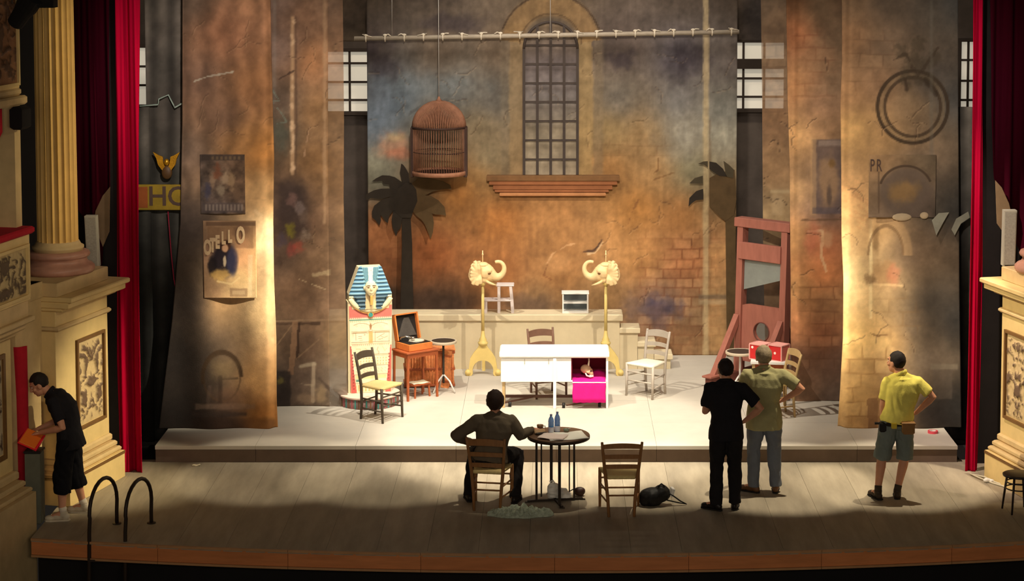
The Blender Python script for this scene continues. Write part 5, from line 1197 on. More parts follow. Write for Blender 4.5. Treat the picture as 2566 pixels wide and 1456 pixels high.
jb = MB(); jb.tube([(-.042,.0,.045),(-.045,-.02,.012),(-.034,-.065,.0),(0,-.088,.0),(.034,-.065,.0),(.045,-.02,.012),(.042,.0,.045)], .012, 8); jb.build('jaw', M_BONEL, sk, True)
tb = MB()
for i in range(9): a = math.radians(200+i*17.5); tb.box(-.004, .004, -.004, .004, .008, .026, Matrix.Translation((.036*math.cos(a), -.05+.036*math.sin(a), .0)))
tb.build('teeth', M_BONEL, sk)
for s in (-1, 1): MB().ball((s*.021,-.069,.074), .0145,.011,.0135, 10, 6).build('eye_socket', M_SOCK, cr, True)
MB().ball((0,-.077,.053), .008,.009,.011, 8, 6).build('nose_hole', M_SOCK, cr, True)
o = MB().tube([(.455, 2.03, ZP+.672), (.458, 2.03, ZP+.62), (.452, 2.03, ZP+.575), (.455, 2.03, ZP+.555)], [.012,.009,.013,.008], 8).build('hanging_cord', M_ROPE, None, True); tag(o, 'short pale cord hanging over the skull in the niche', 'cord')

# ================================================================== guillotine, dice
M_GUI = material('dusty_mauve_wood', rgb(158, 98, 82), rough=.65, var=.16, scale=5, stretch=(3,3,.6), bump=.06); M_GUID = material('dark_mauve_wood', rgb(104, 60, 50), rough=.7, var=.15, scale=5); M_BLADE = material('dull_blade', rgb(150, 156, 150), rough=.35, var=.1, metal=.35)
gu = thing('guillotine', (2.57, 3.74, ZP), 'tall mauve wooden guillotine with a slanted blade, upstage of the dice', 'guillotine', math.radians(-42))
lean = Matrix.Shear('XZ', 4, (0.0, 0.0)); lean = Matrix(((1,0,.026,0),(0,1,.0,0),(0,0,1,0),(0,0,0,1)))
Wd = .86
for x in (0, Wd-.10): MB().box(x, x+.10, -.06, .07, .0, 2.20, lean, .006).build('post', M_GUI, gu)
MB().box(-.04, Wd+.05, -.08, .09, 2.19, 2.32, lean, .008).build('crown_beam', M_GUI, gu)
MB().box(.05, Wd-.09, -.085, -.02, 1.74, 1.98, lean, .006).build('weight_board', M_GUI, gu)
MB().prism([(.11,1.30),(.11,1.72),(Wd-.11,1.72),(Wd-.11,1.50)], -.012, .0, lean).build('blade', M_BLADE, gu)
# lunette board with a round hole
def holed(x0, x1, z0, z1, cx, cz, r, y0, y1):
    n = 32; v = []; f = []
    for y in (y0, y1):
        for k in range(n):
            a = 2*PI*k/n; v.append((cx+r*math.cos(a), y, cz+r*math.sin(a)))
        for k in range(n):
            a = 2*PI*k/n; c, s = math.cos(a), math.sin(a)
            tx = ((x1-cx) if c > 0 else (x0-cx))/c if abs(c) > 1e-6 else 1e9; tz = ((z1-cz) if s > 0 else (z0-cz))/s if abs(s) > 1e-6 else 1e9
            t = min(tx, tz); v.append((cx+t*c, y, cz+t*s))
    for k in range(n):
        j = (k+1) % n; f += [(k, n+k, n+j, j), (2*n+j, 3*n+j, 3*n+k, 2*n+k), (k, j, 2*n+j, 2*n+k)]
    return v, f
v, f = holed(.10, Wd-.10, .28, 1.10, .445, .735, .13, -.025, .03)
MB().add(v, f, lean).build('neck_board', M_GUI, gu)
MB().tube([(.445+.132*math.cos(2*PI*k/28), -.028, .735+.132*math.sin(2*PI*k/28)) for k in range(28)], .008, 6, lean, closed=True).build('hole_rim', M_GUID, gu, True)
MB().box(.0, Wd, -.05, .06, .0, .12).build('sill_beam', M_GUID, gu)
for x in (.0, Wd-.10):
    MB().bar((x+.06, -.04, .92), (x+.05, -.60, .10), .085, .085).build('brace', M_GUI, gu)
    MB().box(x-.0, x+.11, -.70, .5, .0, .13, None, .006).build('foot_beam', M_GUID, gu)
    MB().box(x-.03, x+.13, -.74, -.50, .13, .16, None, .006).build('foot_cap', M_GUI, gu)
    MB().bar((x+.05, .04, .92), (x+.05, .45, .12), .07, .07).build('rear_brace', M_GUID, gu)
M_DICE = material('red_dice', rgb(206, 44, 44), rough=.45, var=.05); M_PIP = material('white_pip', rgb(246, 232, 220), rough=.5); M_DEDGE = material('pale_pink_edge', rgb(236, 170, 160), rough=.5, var=.08)
zt_ = .80
dt = thing('white_topped_table', (2.90, 2.30, ZP), 'narrow white-topped table holding the red dice', 'table', math.radians(-8))
MB().box(-.25, .25, -.18, .18, zt_-ZP-.04, zt_-ZP, None, .005).build('tabletop', M_WHITEPAINT, dt)
for x in (-.21, .21):
    for y in (-.14, .14): MB().box(x-.02, x+.02, y-.02, y+.02, 0, zt_-ZP-.04).build('leg', M_WPALE, dt)
MB().box(-.19, .19, -.12, .12, zt_-ZP-.17, zt_-ZP-.04).build('apron', M_TEAKD, dt)
def die(x, y, rz, lab, facepips):
    s = .205; d = thing('large_die', (x, y, zt_), lab, 'die', rz, 'large red dice')
    MB().box(-s/2, s/2, -s/2, s/2, 0, s, None, .014).build('cube', M_DICE, d)
    e = MB(); q = s/2+.001
    for a in (-q, q):
        for b in (-q, q):
            e.bar((a,b,0.004),(a,b,s-.004), .016, .016, None, (0,1,0)); e.bar((a,-q,.0+ (s if b > 0 else 0)),(a,q,(s if b > 0 else 0)), .014, .014); e.bar((-q,a,(s if b > 0 else 0)),(q,a,(s if b > 0 else 0)), .014, .014)
    o = e.build('pale_edges', M_DEDGE, d); o['kind'] = 'stuff'
    MB().box(-s/2+.004, s/2-.004, -s/2+.004, s/2-.004, s, s+.003).build('pale_top', M_DEDGE, d)
    MB().box(s/2, s/2+.003, -s/2+.004, s/2-.004, .004, s-.004).build('pale_side', material('salmon_side', rgb(226, 120, 110), rough=.5, var=.06), d)
    for (u, w) in facepips: MB().lathe([(0,0),(.018,0),(.018,.003),(0,.004)], 14, (0,0,0), Matrix.Translation((u, -s/2, s/2+w)) @ Matrix.Rotation(PI/2, 4, 'X')).build('pip', M_PIP, d)
die(3.02, 2.27, math.radians(-38), 'red die with a single centre pip next to the straw chair', ((0,0),))
die(2.775, 2.34, math.radians(-38), 'red die further from the straw chair, half hidden behind grey hair', ((-.06,.06),(.06,-.06)))

# ================================================================== forestage things
M_IRONB = material('brown_iron', rgb(46, 34, 24), rough=.5, var=.15)
ct = thing('cafe_table', (.045, -1.70, 0), 'round cafe table on six thin dark bars beside the seated person', 'table')
MB().lathe([(0,.755),(.352,.755),(.358,.76),(.358,.778),(.352,.782),(0,.782)], 48).build('tabletop', material('brown_table_top', rgb(92, 66, 46), rough=.4, var=.15), ct)
MB().lathe([(.345,.742),(.362,.742),(.362,.770),(.345,.770)], 48).build('edge_band', M_IRONB, ct, True)
for x, y, w in ((-.255,-.05,.026),(-.20,.10,.018),(-.085,.20,.034),(.01,-.22,.034),(.125,.12,.016),(.18,.02,.024)):
    MB().bar((x, y, .02), (x, y, .757), w, w, None, (0,1,0)).build('leg_bar', M_IRONB, ct)
MB().bar((-.36,-.06,.014), (.28,.05,.014), .03, .022).build('foot_bar', M_IRONB, ct); MB().bar((.04,-.30,.014), (-.11,.28,.014), .03, .022).build('foot_bar', M_IRONB, ct)
for x, y in ((-.36,-.06),(.28,.05),(.04,-.30),(-.11,.28)): MB().box(x-.03, x+.03, y-.02, y+.02, 0, .01).build('foot_pad', M_IRONB, ct)
M_PET = material('blue_plastic', rgb(50, 140, 226), rough=.12, var=.02, alpha=.78, spec=.6); M_LBL = material('white_label', rgb(226, 226, 238), rough=.6, var=.05); M_CAPB = material('blue_cap', rgb(120, 130, 170), rough=.4)
def bottle(x, y, lab, h=.235, tilt=0):
    b = thing('water_bottle', (x, y, .783), lab, 'bottle', 0, 'blue water bottles on the cafe table')
    k = h/.235
    MB().lathe([(.028,0),(.032,.006),(.032,.06*k),(.030,.065*k),(.033,.075*k),(.034,.115*k),(.031,.125*k),(.034,.135*k),(.034,.15*k),(.028,.18*k),(.016,.205*k),(.012,.212*k),(.012,.222*k)], 22).build('body', M_PET, b, True)
    MB().lathe([(.0335,.008),(.0345,.01),(.0345,.075*k),(.0335,.077*k)], 22).build('label', M_LBL, b, True)
    MB().cyl((0,0,.218*k), (0,0,.236*k), .0145, None, 16).build('cap', M_CAPB, b, True)
bottle(-.042, -1.63, 'shorter blue water bottle, the one nearer the seated person', .215); bottle(.03, -1.59, 'taller blue water bottle, the one nearer the open papers', .235)
sheet('script_paper', (.13, -1.79, .784), .46, .36, .25, 'large white sheet of paper spread over the cafe table', material('white_paper', rgb(244, 240, 228), rough=.8, var=.02), 'paper', .0)
sheet('script_paper', (-.02, -1.86, .797), .30, .24, -.32, 'pinkish paper at the cafe table edge beside the white sheet', material('pink_white_paper', rgb(232, 214, 206), rough=.8, var=.03), 'paper', .0)
cu = thing('brown_cup', (-.17, -1.50, .783), 'brown cup on the cafe table near the resting hand', 'cup')
MB().lathe([(.0,0),(.024,0),(.036,.03),(.040,.06),(.036,.06),(.032,.03),(.0,.008)], 22).build('bowl', material('brown_glaze', rgb(110, 80, 50), rough=.3, var=.2), cu, True)
MB().tube([(.036,0,.045),(.06,0,.045),(.06,0,.02),(.034,0,.02)], .005, 6).build('handle', material('brown_glaze', rgb(110, 80, 50), rough=.3), cu, True)
ph = thing('dark_case', (-.16, -1.70, .783), 'dark open spectacle case on the cafe table by the hand', 'case', .5)
MB().box(-.07, .07, -.028, .028, 0, .022, None, .008).build('lower_shell', M_IRONB, ph); MB().box(-.07, .07, -.026, .03, .0, .02, Matrix.Translation((0,.03,.02)) @ Matrix.Rotation(.9, 4, 'X'), .006).build('lid', material('tan_shell', rgb(196, 160, 120), rough=.5), ph)
tu = thing('ashtray', (.135, -1.60, .795), 'small glass ashtray with green rim behind the papers', 'ashtray')
MB().lathe([(0,0),(.03,0),(.036,.025),(.030,.025),(.026,.008),(0,.006)], 20).build('dish', material('green_glass', rgb(120, 130, 110), rough=.2, var=.1), tu, True)
MB().cyl((.02,0,.026), (.055,.01,.034), .004, None, 6).build('cigarette', M_WHITEPAINT, tu, True)

M_BAG = material('white_plastic_bag', rgb(246, 242, 232), rough=.45, var=.05, bump=.5, bscale=14)
def lump(parts, voxel, amp, freq, seed, sm=2):
    m = MB()
    for a in parts: m.ball(*a)
    me = remesh(m, voxel, sm, 'lump')
    ns = [v.normal.copy() for v in me.vertices]
    for v, nn in zip(me.vertices, ns):
        p = v.co*freq; d = mnoise.noise(p+Vector((seed, 0, 0)))+.5*mnoise.noise(p*2.3+Vector((0, seed, 0)))
        v.co += nn*d*amp
    for v in me.vertices:
        if v.co.z < 0: v.co.z = 0
    me.update(); return me
pb = thing('plastic_bag', (.03, -1.62, 0), 'crumpled white plastic bag under the cafe table', 'bag')
mesh_ob('bag', lump([((0,0,.06),.13,.08,.08), ((-.05,0,.12),.07,.05,.07), ((.10,-.01,.04),.08,.06,.05)], .011, .028, 13, 2), M_BAG, pb)
MB().tube([(-.07,0,.17),(-.085,0,.205),(-.05,0,.215),(-.03,0,.18)], .010, 6).build('handle', M_BAG, pb, True)
db = thing('dark_pouch', (.285, -1.50, 0), 'small dark brown pouch on the floor beside the plastic bag', 'pouch')
mesh_ob('pouch', lump([((0,0,.05),.07,.05,.055)], .01, .012, 10, 5), material('dark_brown_leather', rgb(60, 36, 30), rough=.5, var=.2), db)
MB().tube([(-.05,0,.09),(-.12,-.01,.05),(-.16,-.02,.01)], .006, 6).build('strap', M_BLK, db, True)
M_BACK = material('black_nylon', rgb(26, 24, 22), rough=.6, var=.2, bump=.2)
bp = thing('black_backpack', (1.16, -1.88, 0), 'black backpack slumped on the floor beside the empty chair', 'backpack', .15)
mesh_ob('body', lump([((-.05,0,.10),.15,.11,.11), ((.07,0,.13),.10,.10,.10), ((-.12,0,.05),.08,.09,.06)], .012, .016, 9, 3), M_BACK, bp)
MB().box(.13, .165, -.05, .05, .14, .24, Matrix.Rotation(.25, 4, 'Y'), .008).build('white_patch', M_WHITEPAINT, bp)
MB().tube([(.12,-.04,.16),(.20,-.05,.11),(.28,-.06,.05),(.35,-.06,.015),(.26,-.05,.03),(.12,-.06,.07)], .008, 6).build('strap', M_BACK, bp, True)
MB().tube([(.02,-.03,.225),(.06,-.03,.255),(.10,-.03,.225)], .009, 6).build('grab_loop', M_BACK, bp, True)
# cloth heap
n, m_ = 90, 46; v = []; f = []
for i in range(n+1):
    for j in range(m_+1):
        u, w = -1+2*i/n, -1+2*j/m_; rr = math.sqrt(u*u+w*w)+.18*mnoise.noise(Vector((u*2, w*2, 1)))
        h = max(0, 1-rr*rr); q3 = Vector((u*3.2, w*2.2, 3)); z = .105*h**.45*(.25+1.0*abs(mnoise.noise(q3*1.3))+.55*abs(mnoise.noise(q3*2.6))+.14*abs(mnoise.noise(q3*6))) if h > 0 else 0
        v.append((u*.37*(1+.08*mnoise.noise(Vector((u, w*3, 8)))), w*.17*(1+.15*mnoise.noise(Vector((u*3, w, 5)))), z+.002))
for i in range(n):
    for j in range(m_):
        a = i*(m_+1)+j; q_ = (a, a+m_+1, a+m_+2, a+1)
        if max(v[k][2] for k in q_) > .004: f.append(q_)
M_HEAP = material('grey_green_cloth', rgb(160, 168, 148), rough=.42, var=.45, scale=26, bump=.6)
o = MB().add(v, f).build('cloth_heap', M_HEAP, None, False, (-.39, -2.25, 0)); solid(o, .004); o.modifiers['thick'].offset = 1; tag(o, 'crumpled grey-green shiny cloth heap on the floor by the seated person', 'cloth')

# pool-type ladder
ld = thing('hooped_ladder', (-4.75, -2.9, 0), 'dark hooped metal ladder hooked over the forestage edge', 'ladder')
for (fx, fy), (bx_, by_), top, nm in (((-.285,-.36), (-.125,.29), .60, 0), ((.105,-.36), (.255,.31), .585, 1)):
    pts = [(fx-.03, fy, -1.5), (fx-.01, fy, -.6), (fx, fy, .1), (fx+.01, fy, .25)]
    for i in range(13):
        a = PI*i/12; c = ((fx+bx_)/2+.005, (fy+by_)/2); rr = .5
        pts.append((c[0]-(bx_-fx)*.5*math.cos(a), c[1]-(by_-fy)*.5*math.cos(a), .28+(top-.28)*math.sin(a)))
    pts += [(bx_, by_, .15), (bx_, by_, .0)]
    MB().tube(pts, .021, 10, up=(1,0,0)).build('rail', M_IRONB, ld, True)
    MB().lathe([(.05,0),(.05,.008),(.022,.012)], 16, (bx_, by_, 0)).build('floor_flange', M_IRONB, ld)
for z in (-.21, -.5, -.8, -1.1, -1.4): MB().box(-.30, .10, -.385, -.335, z-.012, z+.012).build('rung', M_IRONB, ld)

# stool, tape roll, scrap, cable
bs = thing('bentwood_stool', (5.27, -2.12, 0), 'dark round bentwood stool beside the proscenium pedestal', 'stool')
M_BENT = material('dark_bentwood', rgb(40, 28, 22), rough=.4, var=.15)
MB().lathe([(0,.405),(.16,.405),(.178,.41),(.18,.43),(.165,.437),(0,.44)], 32).build('seat', M_BENT, bs, True)
for k in range(4):
    a = PI/4+k*PI/2+.2; MB().tube([(.135*math.cos(a), .135*math.sin(a), .41), (.165*math.cos(a), .165*math.sin(a), .2), (.19*math.cos(a), .19*math.sin(a), 0)], [.014,.013,.011], 8).build('leg', M_BENT, bs, True)
for z, rr in ((.34,.135), (.27,.145)): MB().tube([(rr*math.cos(2*PI*i/24), rr*math.sin(2*PI*i/24), z) for i in range(24)], .008, 6, closed=True).build('ring', M_BENT, bs, True)
tr = thing('tape_roll', (4.80, .62, ZP), 'pink roll of tape lying on the platform corner', 'tape roll')
MB().lathe([(.04,0),(.065,0),(.065,.03),(.04,.03)], 24).build('roll', material('pink_tape', rgb(226, 84, 96), rough=.4), tr); MB().lathe([(.035,.002),(.041,.002),(.041,.031),(.035,.031)], 24).build('core', M_WHITEPAINT, tr)
sheet('paper_scrap', (-4.42, -.16, .003), .10, .06, .2, 'white paper scrap on the floor near the crimson curtain', M_PAPER, 'paper')
M_CABW = material('white_cable', rgb(206, 196, 172), rough=.5)
for k, (lab, off) in enumerate((('white cable snaking along the pedestal base near the stool', 0.0), ('second white cable nearer the stage along the pedestal base', -.05))):
    pts = [(5.06+.10*i+off+.018*math.sin(i*2.3+k*2), -.62-.17*i+.03*math.sin(i*1.7+k), .012+.01*max(0, math.sin(i*1.1+k))) for i in range(8)]
    o = MB().tube([Vector(p) for p in pts], .011, 6).build('floor_cable', M_CABW, None, True); tag(o, lab, 'cable')
pg = thing('cable_plug', (5.17, -.93, 0), 'white plug lump where the two floor cables meet', 'plug')
mesh_ob('plug', lump([((0,0,.03),.05,.03,.03), ((.05,-.02,.025),.03,.025,.025)], .008, .004, 12, 1), M_WHITEPAINT, pg)
# ================================================================== people
M_SKIN = material('skin', rgb(206, 146, 114), rough=.55, var=.07, scale=12, spec=.3); M_EYEW = material('eye_white', rgb(230, 226, 218), rough=.3); M_EYED = material('iris', rgb(40, 28, 22), rough=.3)
def cloth_mat(name, c, **k): return material(name, c, rough=.9, var=.14, scale=7, bump=.25, bscale=120, spec=.1, **k)
def V(*a): return Vector(a)
def loft(mb, rings, n=20):
    """rings: (centre, side axis, forward axis, half width, half depth)"""
    v = []; f = []
    for c, s, d, a, b in rings:
        for k in range(n):
            t = 2*PI*k/n; ct, st = math.cos(t), math.sin(t)
            e = .82  # slightly squared section
            v.append(c + s*(a*math.copysign(abs(ct)**e, ct)) + d*(b*math.copysign(abs(st)**e, st)))
    for i in range(len(rings)-1):
        for k in range(n):
            k2 = (k+1) % n; f.append((i*n+k, i*n+k2, (i+1)*n+k2, (i+1)*n+k))
    f.append(tuple(range(n-1, -1, -1))); f.append(tuple((len(rings)-1)*n+k for k in range(n)))
    return mb.add(v, f)
def seg(a, b, t): return a*(1-t)+b*t
def limb(mb, pts, rad, n=12): return mb.tube(pts, rad, n)
def arm_pts(sh, el, wr):
    return [sh, seg(sh, el, .35), seg(sh, el, .75), el, seg(el, wr, .25), seg(el, wr, .6), wr]
def hand(mb, wr, d, nrm, side, curl=.5, sc=1.0):
    d = d.normalized(); nrm = (nrm - d*nrm.dot(d)).normalized(); w = d.cross(nrm)*side   # w points to the thumb side
    R = Matrix(((d.x, w.x, nrm.x, 0), (d.y, w.y, nrm.y, 0), (d.z, w.z, nrm.z, 0), (0, 0, 0, 1)))
    c = wr + d*(.045*sc); mb.ball((0,0,0), .052*sc, .040*sc, .017*sc, 12, 8, Matrix.Translation(c) @ R)
    mb.tube([wr - d*.02, wr + d*.02], [.024*sc, .026*sc], 8)
    for i, (L, o) in enumerate(((.070, .030), (.080, .010), (.075, -.010), (.058, -.029))):
        p = wr + d*(.082*sc) + w*(o*sc); a = .12 + .10*i*0; pts = [p - d*.02]; ang = curl*.35
        for k, fr in enumerate((.45, .32, .26)):
            pts.append(p); p = p + (d*math.cos(ang)+nrm*math.sin(ang)+w*(o*.25))*(L*fr*sc*1.12); ang += curl*.75
        pts.append(p); mb.tube(pts, [.0095*sc, .0098*sc, .009*sc, .0085*sc, .0068*sc], 8)
    p = wr + d*(.025*sc) + w*(.030*sc); t1 = p + (d*.55+w*.75+nrm*.35).normalized()*(.040*sc); t2 = t1 + (d*.85+w*.25+nrm*.5*curl).normalized()*(.036*sc)
    mb.tube([p - w*.015, p, t1, t2], [.013*sc, .0135*sc, .011*sc, .008*sc], 8)
def head_frame(fwd):
    f = fwd.normalized(); u = V(0,0,1); u = (u - f*u.dot(f)).normalized(); r = f.cross(u)
    return f, u, r
def wrinkle(me, amp, f=(9, 9, 5), seed=0):
    n = len(me.vertices); co = np.empty(n*3); no = np.empty(n*3); me.vertices.foreach_get('co', co); me.vertices.foreach_get('normal', no)
    co = co.reshape(-1, 3); no = no.reshape(-1, 3); nz = mnoise.noise
    d = np.array([abs(nz(p))-.22 + .22*nz(p*2.6) for p in (Vector((x*f[0]+seed, y*f[1], z*f[2]+x*4)) for x, y, z in co.tolist())])
    me.vertices.foreach_set('co', (co+no*(d*amp*1.6)[:, None]).ravel()); me.update()
def person(loc, rz, label, J, shirt, trousers, hairm, sleeve='short', legs='long', hem=.80, sole=None, shoe=None, hairlen=1.0, collar=True, bulk=1.0, waist=None, hands=(.5, .5), hand_dirs=None, skin=M_SKIN, socks=None, beard=None):
    t = thing('person', loc, label, 'person', rz)
    P, C, N, Hd = J['pelvis'], J['chest'], J['neck'], J['head']
    side_h = (J['hipR']-J['hipL']).normalized(); side_s = (J['shR']-J['shL']).normalized()
    spine = [P-(C-P).normalized()*.10, P, seg(P, C, .38), seg(P, C, .72), C, seg(C, N, .45), seg(C, N, .80), N]
    def ringset(add, upto=8, start=0, wmul=1.0):
        W_ = (.150, .168, .146, .158, .178, .172, .110, .062); D_ = (.105, .118, .102, .110, .118, .105, .075, .062); out = []
        for i in range(start, upto):
            k = i/7.0; s = (side_h*(1-k)+side_s*k).normalized(); a = spine[max(0, i-1)]; b = spine[min(7, i+1)]
            ax = (b-a).normalized(); d = ax.cross(s).normalized(); s2 = d.cross(ax).normalized()
            out.append((spine[i], s2, d, W_[i]*bulk*wmul+add, D_[i]*bulk*wmul+add))
        return out
    # ---- body: one continuous figure
    b = MB(); loft(b, ringset(0))
    f, u, r = head_frame(J['fwd'])
    Hd = Hd - V(0,0,.012); R = Matrix(((r.x, f.x, u.x, Hd.x), (r.y, f.y, u.y, Hd.y), (r.z, f.z, u.z, Hd.z), (0, 0, 0, 1))) @ Matrix.Diagonal((1.09, 1.07, 1.07, 1))
    b.ball((0,-.008,.022), .074,.092,.096, 18, 12, R); b.ball((0,.022,-.050), .056,.066,.062, 14, 9, R); b.ball((0,.058,-.088), .026,.024,.022, 10, 7, R)
    b.tube([R @ V(0,.080,.022), R @ V(0,.098,-.002), R @ V(0,.108,-.022), R @ V(0,.092,-.030)], [.010,.012,.015,.010], 8)
    b.ball((0,.083,-.052), .024,.012,.006, 10, 6, R); b.ball((0,.081,-.063), .021,.012,.006, 10, 6, R); b.ball((0,.080,.038), .052,.016,.010, 10, 6, R)
    for s in (-1, 1): b.ball((s*.076,-.008,-.010), .011,.024,.034, 10, 7, R); b.ball((s*.042,.060,-.020), .024,.022,.020, 10, 7, R)
    b.tube([N-(N-C).normalized()*.05, N, seg(N, R @ V(0,-.02,-.05), .6), R @ V(0,-.015,-.03)], [.075,.060,.056,.058], 14)
    for sd, A in ((-1, 'L'), (1, 'R')):
        sh, el, wr = J['sh'+A], J['el'+A], J['wr'+A]
        b.ball(tuple(sh), .060*bulk, .060*bulk, .060*bulk, 12, 8); b.tube([C+(sh-C)*.35, sh], [.08, .062], 10); b.tube([seg(N, R @ V(0,-.03,-.06), .2), seg(N, sh, .5)+V(0,0,-.018), sh], [.050, .050, .055], 10)
        limb(b, arm_pts(sh, el, wr), [.056*bulk, .052*bulk, .044*bulk, .041, .043, .035, .026])
        dd, nn_ = (hand_dirs or {}).get(A, ((wr-el), None)); nn_ = nn_ if nn_ is not None else V(-sd, .2, -.3)
        hand(b, wr, Vector(dd), Vector(nn_), sd, hands[0 if sd < 0 else 1])
        hp, kn, an = J['hip'+A], J['kn'+A], J['an'+A]
        limb(b, [hp, seg(hp, kn, .35), seg(hp, kn, .75), kn, seg(kn, an, .28), seg(kn, an, .6), an], [.090*bulk, .084*bulk, .064, .056, .058, .047, .036])
        td = J['toe'+A].normalized(); b.tube([an-V(0,0,.0)-td*.03, an+td*.07-V(0,0,.035), an+td*.15-V(0,0,.055)], [.038, .034, .022], 10)
    body = mesh_ob('body', remesh(b, .0072, 4, 'body'), skin, t)
    for s in (-1, 1):
        e = MB().ball((s*.031,.0725,.014), .0105,.009,.0075, 10, 7, R).build('eye', M_EYEW, t, True); MB().ball((s*.031,.079,.014), .005,.005,.005, 8, 6, R).build('iris', M_EYED, e, True)
        MB().tube([R @ V(s*.016,.083,.034), R @ V(s*.032,.083,.040), R @ V(s*.050,.068,.036)], .0042, 6).build('eyebrow', hairm, t, True)
    # ---- hair
    hb = MB(); hb.ball((0,-.016,.030), .083*hairlen**.3, .098*hairlen**.3, .100*hairlen**.3, 28, 20)
    hm = hb.mesh('hair')
    for v in hm.vertices:
        x, y, z = v.co; lim = .045 + .25*max(0, -y)*0; k = 1.0
        if y > .035 and z < .075: k = .80 - .1*(y > .06)
        elif z < -.035 - .03*(y < -.03): k = .78
        elif abs(x) > .06 and y > -.005 and z < .02: k = .86
        v.co = Vector((x, y, z-.02))*k + Vector((0, 0, .02)); v.co += v.co.normalized()*(mnoise.noise(v.co*38)*.006+mnoise.noise(v.co*90)*.003)*hairlen
    hm.transform(R); hm.polygons.foreach_set('use_smooth', [True]*len(hm.polygons)); mesh_ob('hair', hm, hairm, t)
    # ---- shirt
    sm = MB(); ax = (C-P).normalized(); rs = ringset(.024, 7, 0)
    hemc = P + ax*((hem-P.z)/max(.3, ax.z)) if waist is None else waist
    base = rs[1]; rs2 = [(hemc, base[1], base[2], .172*bulk+.030, .124*bulk+.030)] + [q for q in rs[1:] if (q[0]-hemc).dot(ax) > .04]
    loft(sm, rs2); nb = ringset(.016, 8, 7)[0]; sm.tube([seg(C, N, .75), N-(N-C).normalized()*.005], [.12*bulk, .072], 14)
    for A, sd in (('L', -1), ('R', 1)):
        sh, el, wr = J['sh'+A], J['el'+A], J['wr'+A]
        sm.ball(tuple(sh), .074*bulk, .073*bulk, .072*bulk, 12, 8); sm.tube([C+(sh-C)*.35, sh], [.10*bulk, .074*bulk], 12); sm.tube([N+(N-C).normalized()*.0, seg(N, sh, .5)+V(0,0,-.014), sh], [.060, .062, .070], 12)
        if sleeve == 'short': sm.tube([sh, seg(sh, el, .4), seg(sh, el, .74)], [.073*bulk, .073*bulk, .072*bulk], 14)
        else: sm.tube([sh, seg(sh, el, .4), seg(sh, el, .8), el, seg(el, wr, .2), seg(el, wr, .6), seg(el, wr, .93)], [.079*bulk, .073*bulk, .066*bulk, .063*bulk, .061, .052, .043], 14)
    me = remesh(sm, .0105, 3, 'shirt'); wrinkle(me, .013, (8, 8, 5), len(label)); so = mesh_ob('shirt', me, shirt, t)
    if collar:
        cax = (Hd-N).normalized(); cs = (side_s - cax*side_s.dot(cax)).normalized(); cf = cax.cross(cs); MB().tube([N + cax*.012 + cs*(.072*math.cos(2*PI*i/20)) + cf*(.074*math.sin(2*PI*i/20)) for i in range(20)], .013, 8, closed=True, up=tuple(cax), flat=(1.6,.7)).build('collar', shirt, so, True)
    # ---- trousers
    tm = MB(); rt = ringset(.008, 3, 0); loft(tm, [(spine[0]-(C-P).normalized()*.02, rt[0][1], rt[0][2], .12*bulk, .09*bulk)] + rt)
    for A in 'LR':
        hp, kn, an = J['hip'+A], J['kn'+A], J['an'+A]
        if legs == 'long': tm.tube([hp+V(0,0,.03), seg(hp, kn, .4), seg(hp, kn, .8), kn, seg(kn, an, .3), seg(kn, an, .7), seg(kn, an, 1.06)], [.104*bulk, .100*bulk, .084, .078, .078, .070, .070], 16)
        elif legs == 'shorts': tm.tube([hp+V(0,0,.03), seg(hp, kn, .4), seg(hp, kn, .8), seg(kn, an, .06)], [.106*bulk, .106*bulk, .100, .098], 16)
        else: tm.tube([hp+V(0,0,.03), seg(hp, kn, .4), seg(hp, kn, .8), kn, seg(kn, an, .45)], [.108*bulk, .108*bulk, .104, .104, .098], 16)
    me = remesh(tm, .0105, 3, 'trousers'); wrinkle(me, .014, (9, 9, 7), 3+len(label)); mesh_ob('trousers' if legs == 'long' else 'shorts', me, trousers, t)
    # ---- shoes
    for A in 'LR':
        an = J['an'+A]; td = J['toe'+A]; td = V(td.x, td.y, 0).normalized(); sdv = V(td.y, -td.x, 0)
        Rs = Matrix(((td.x, sdv.x, 0, an.x), (td.y, sdv.y, 0, an.y), (0, 0, 1, an.z-.09), (0, 0, 0, 1)))
        m = MB(); m.ball((-.035,0,.045), .050,.038,.045, 12, 8, Rs); m.ball((.05,0,.045), .075,.040,.042, 12, 8, Rs); m.ball((.135,0,.034), .062,.046,.034, 12, 8, Rs); m.tube([Rs @ V(-.01,0,.05), Rs @ V(-.012,0,.105)], [.045,.047], 12)
        me = remesh(m, .008, 3, 'shoe')
        for v in me.vertices:
            if v.co.z < an.z-.09+.012: v.co.z = an.z-.09+.012
        sh_ = mesh_ob('shoe', me, shoe, t)
        sl = [( -.088,0),(-.07,-.034),(-.02,-.038),(.06,-.042),(.13,-.049),(.18,-.036),(.20,0),(.18,.036),(.13,.049),(.06,.042),(-.02,.038),(-.07,.034)]
        MB().slab(sl, 0, .016, Rs).build('sole', sole, sh_)
        if socks: MB().tube([Rs @ V(-.012,0,.09), seg(J['an'+A], J['kn'+A], .16)], [.043,.044], 12).build('sock', socks, t, True)
    return t
M_HDARK = material('dark_hair', rgb(36, 26, 22), rough=.7, var=.3, scale=40, bump=.4); M_HGREY = material('grey_hair', rgb(150, 132, 104), rough=.7, var=.35, scale=30, bump=.4); M_HBROWN = material('brown_hair', rgb(52, 34, 26), rough=.7, var=.3, scale=40, bump=.4)
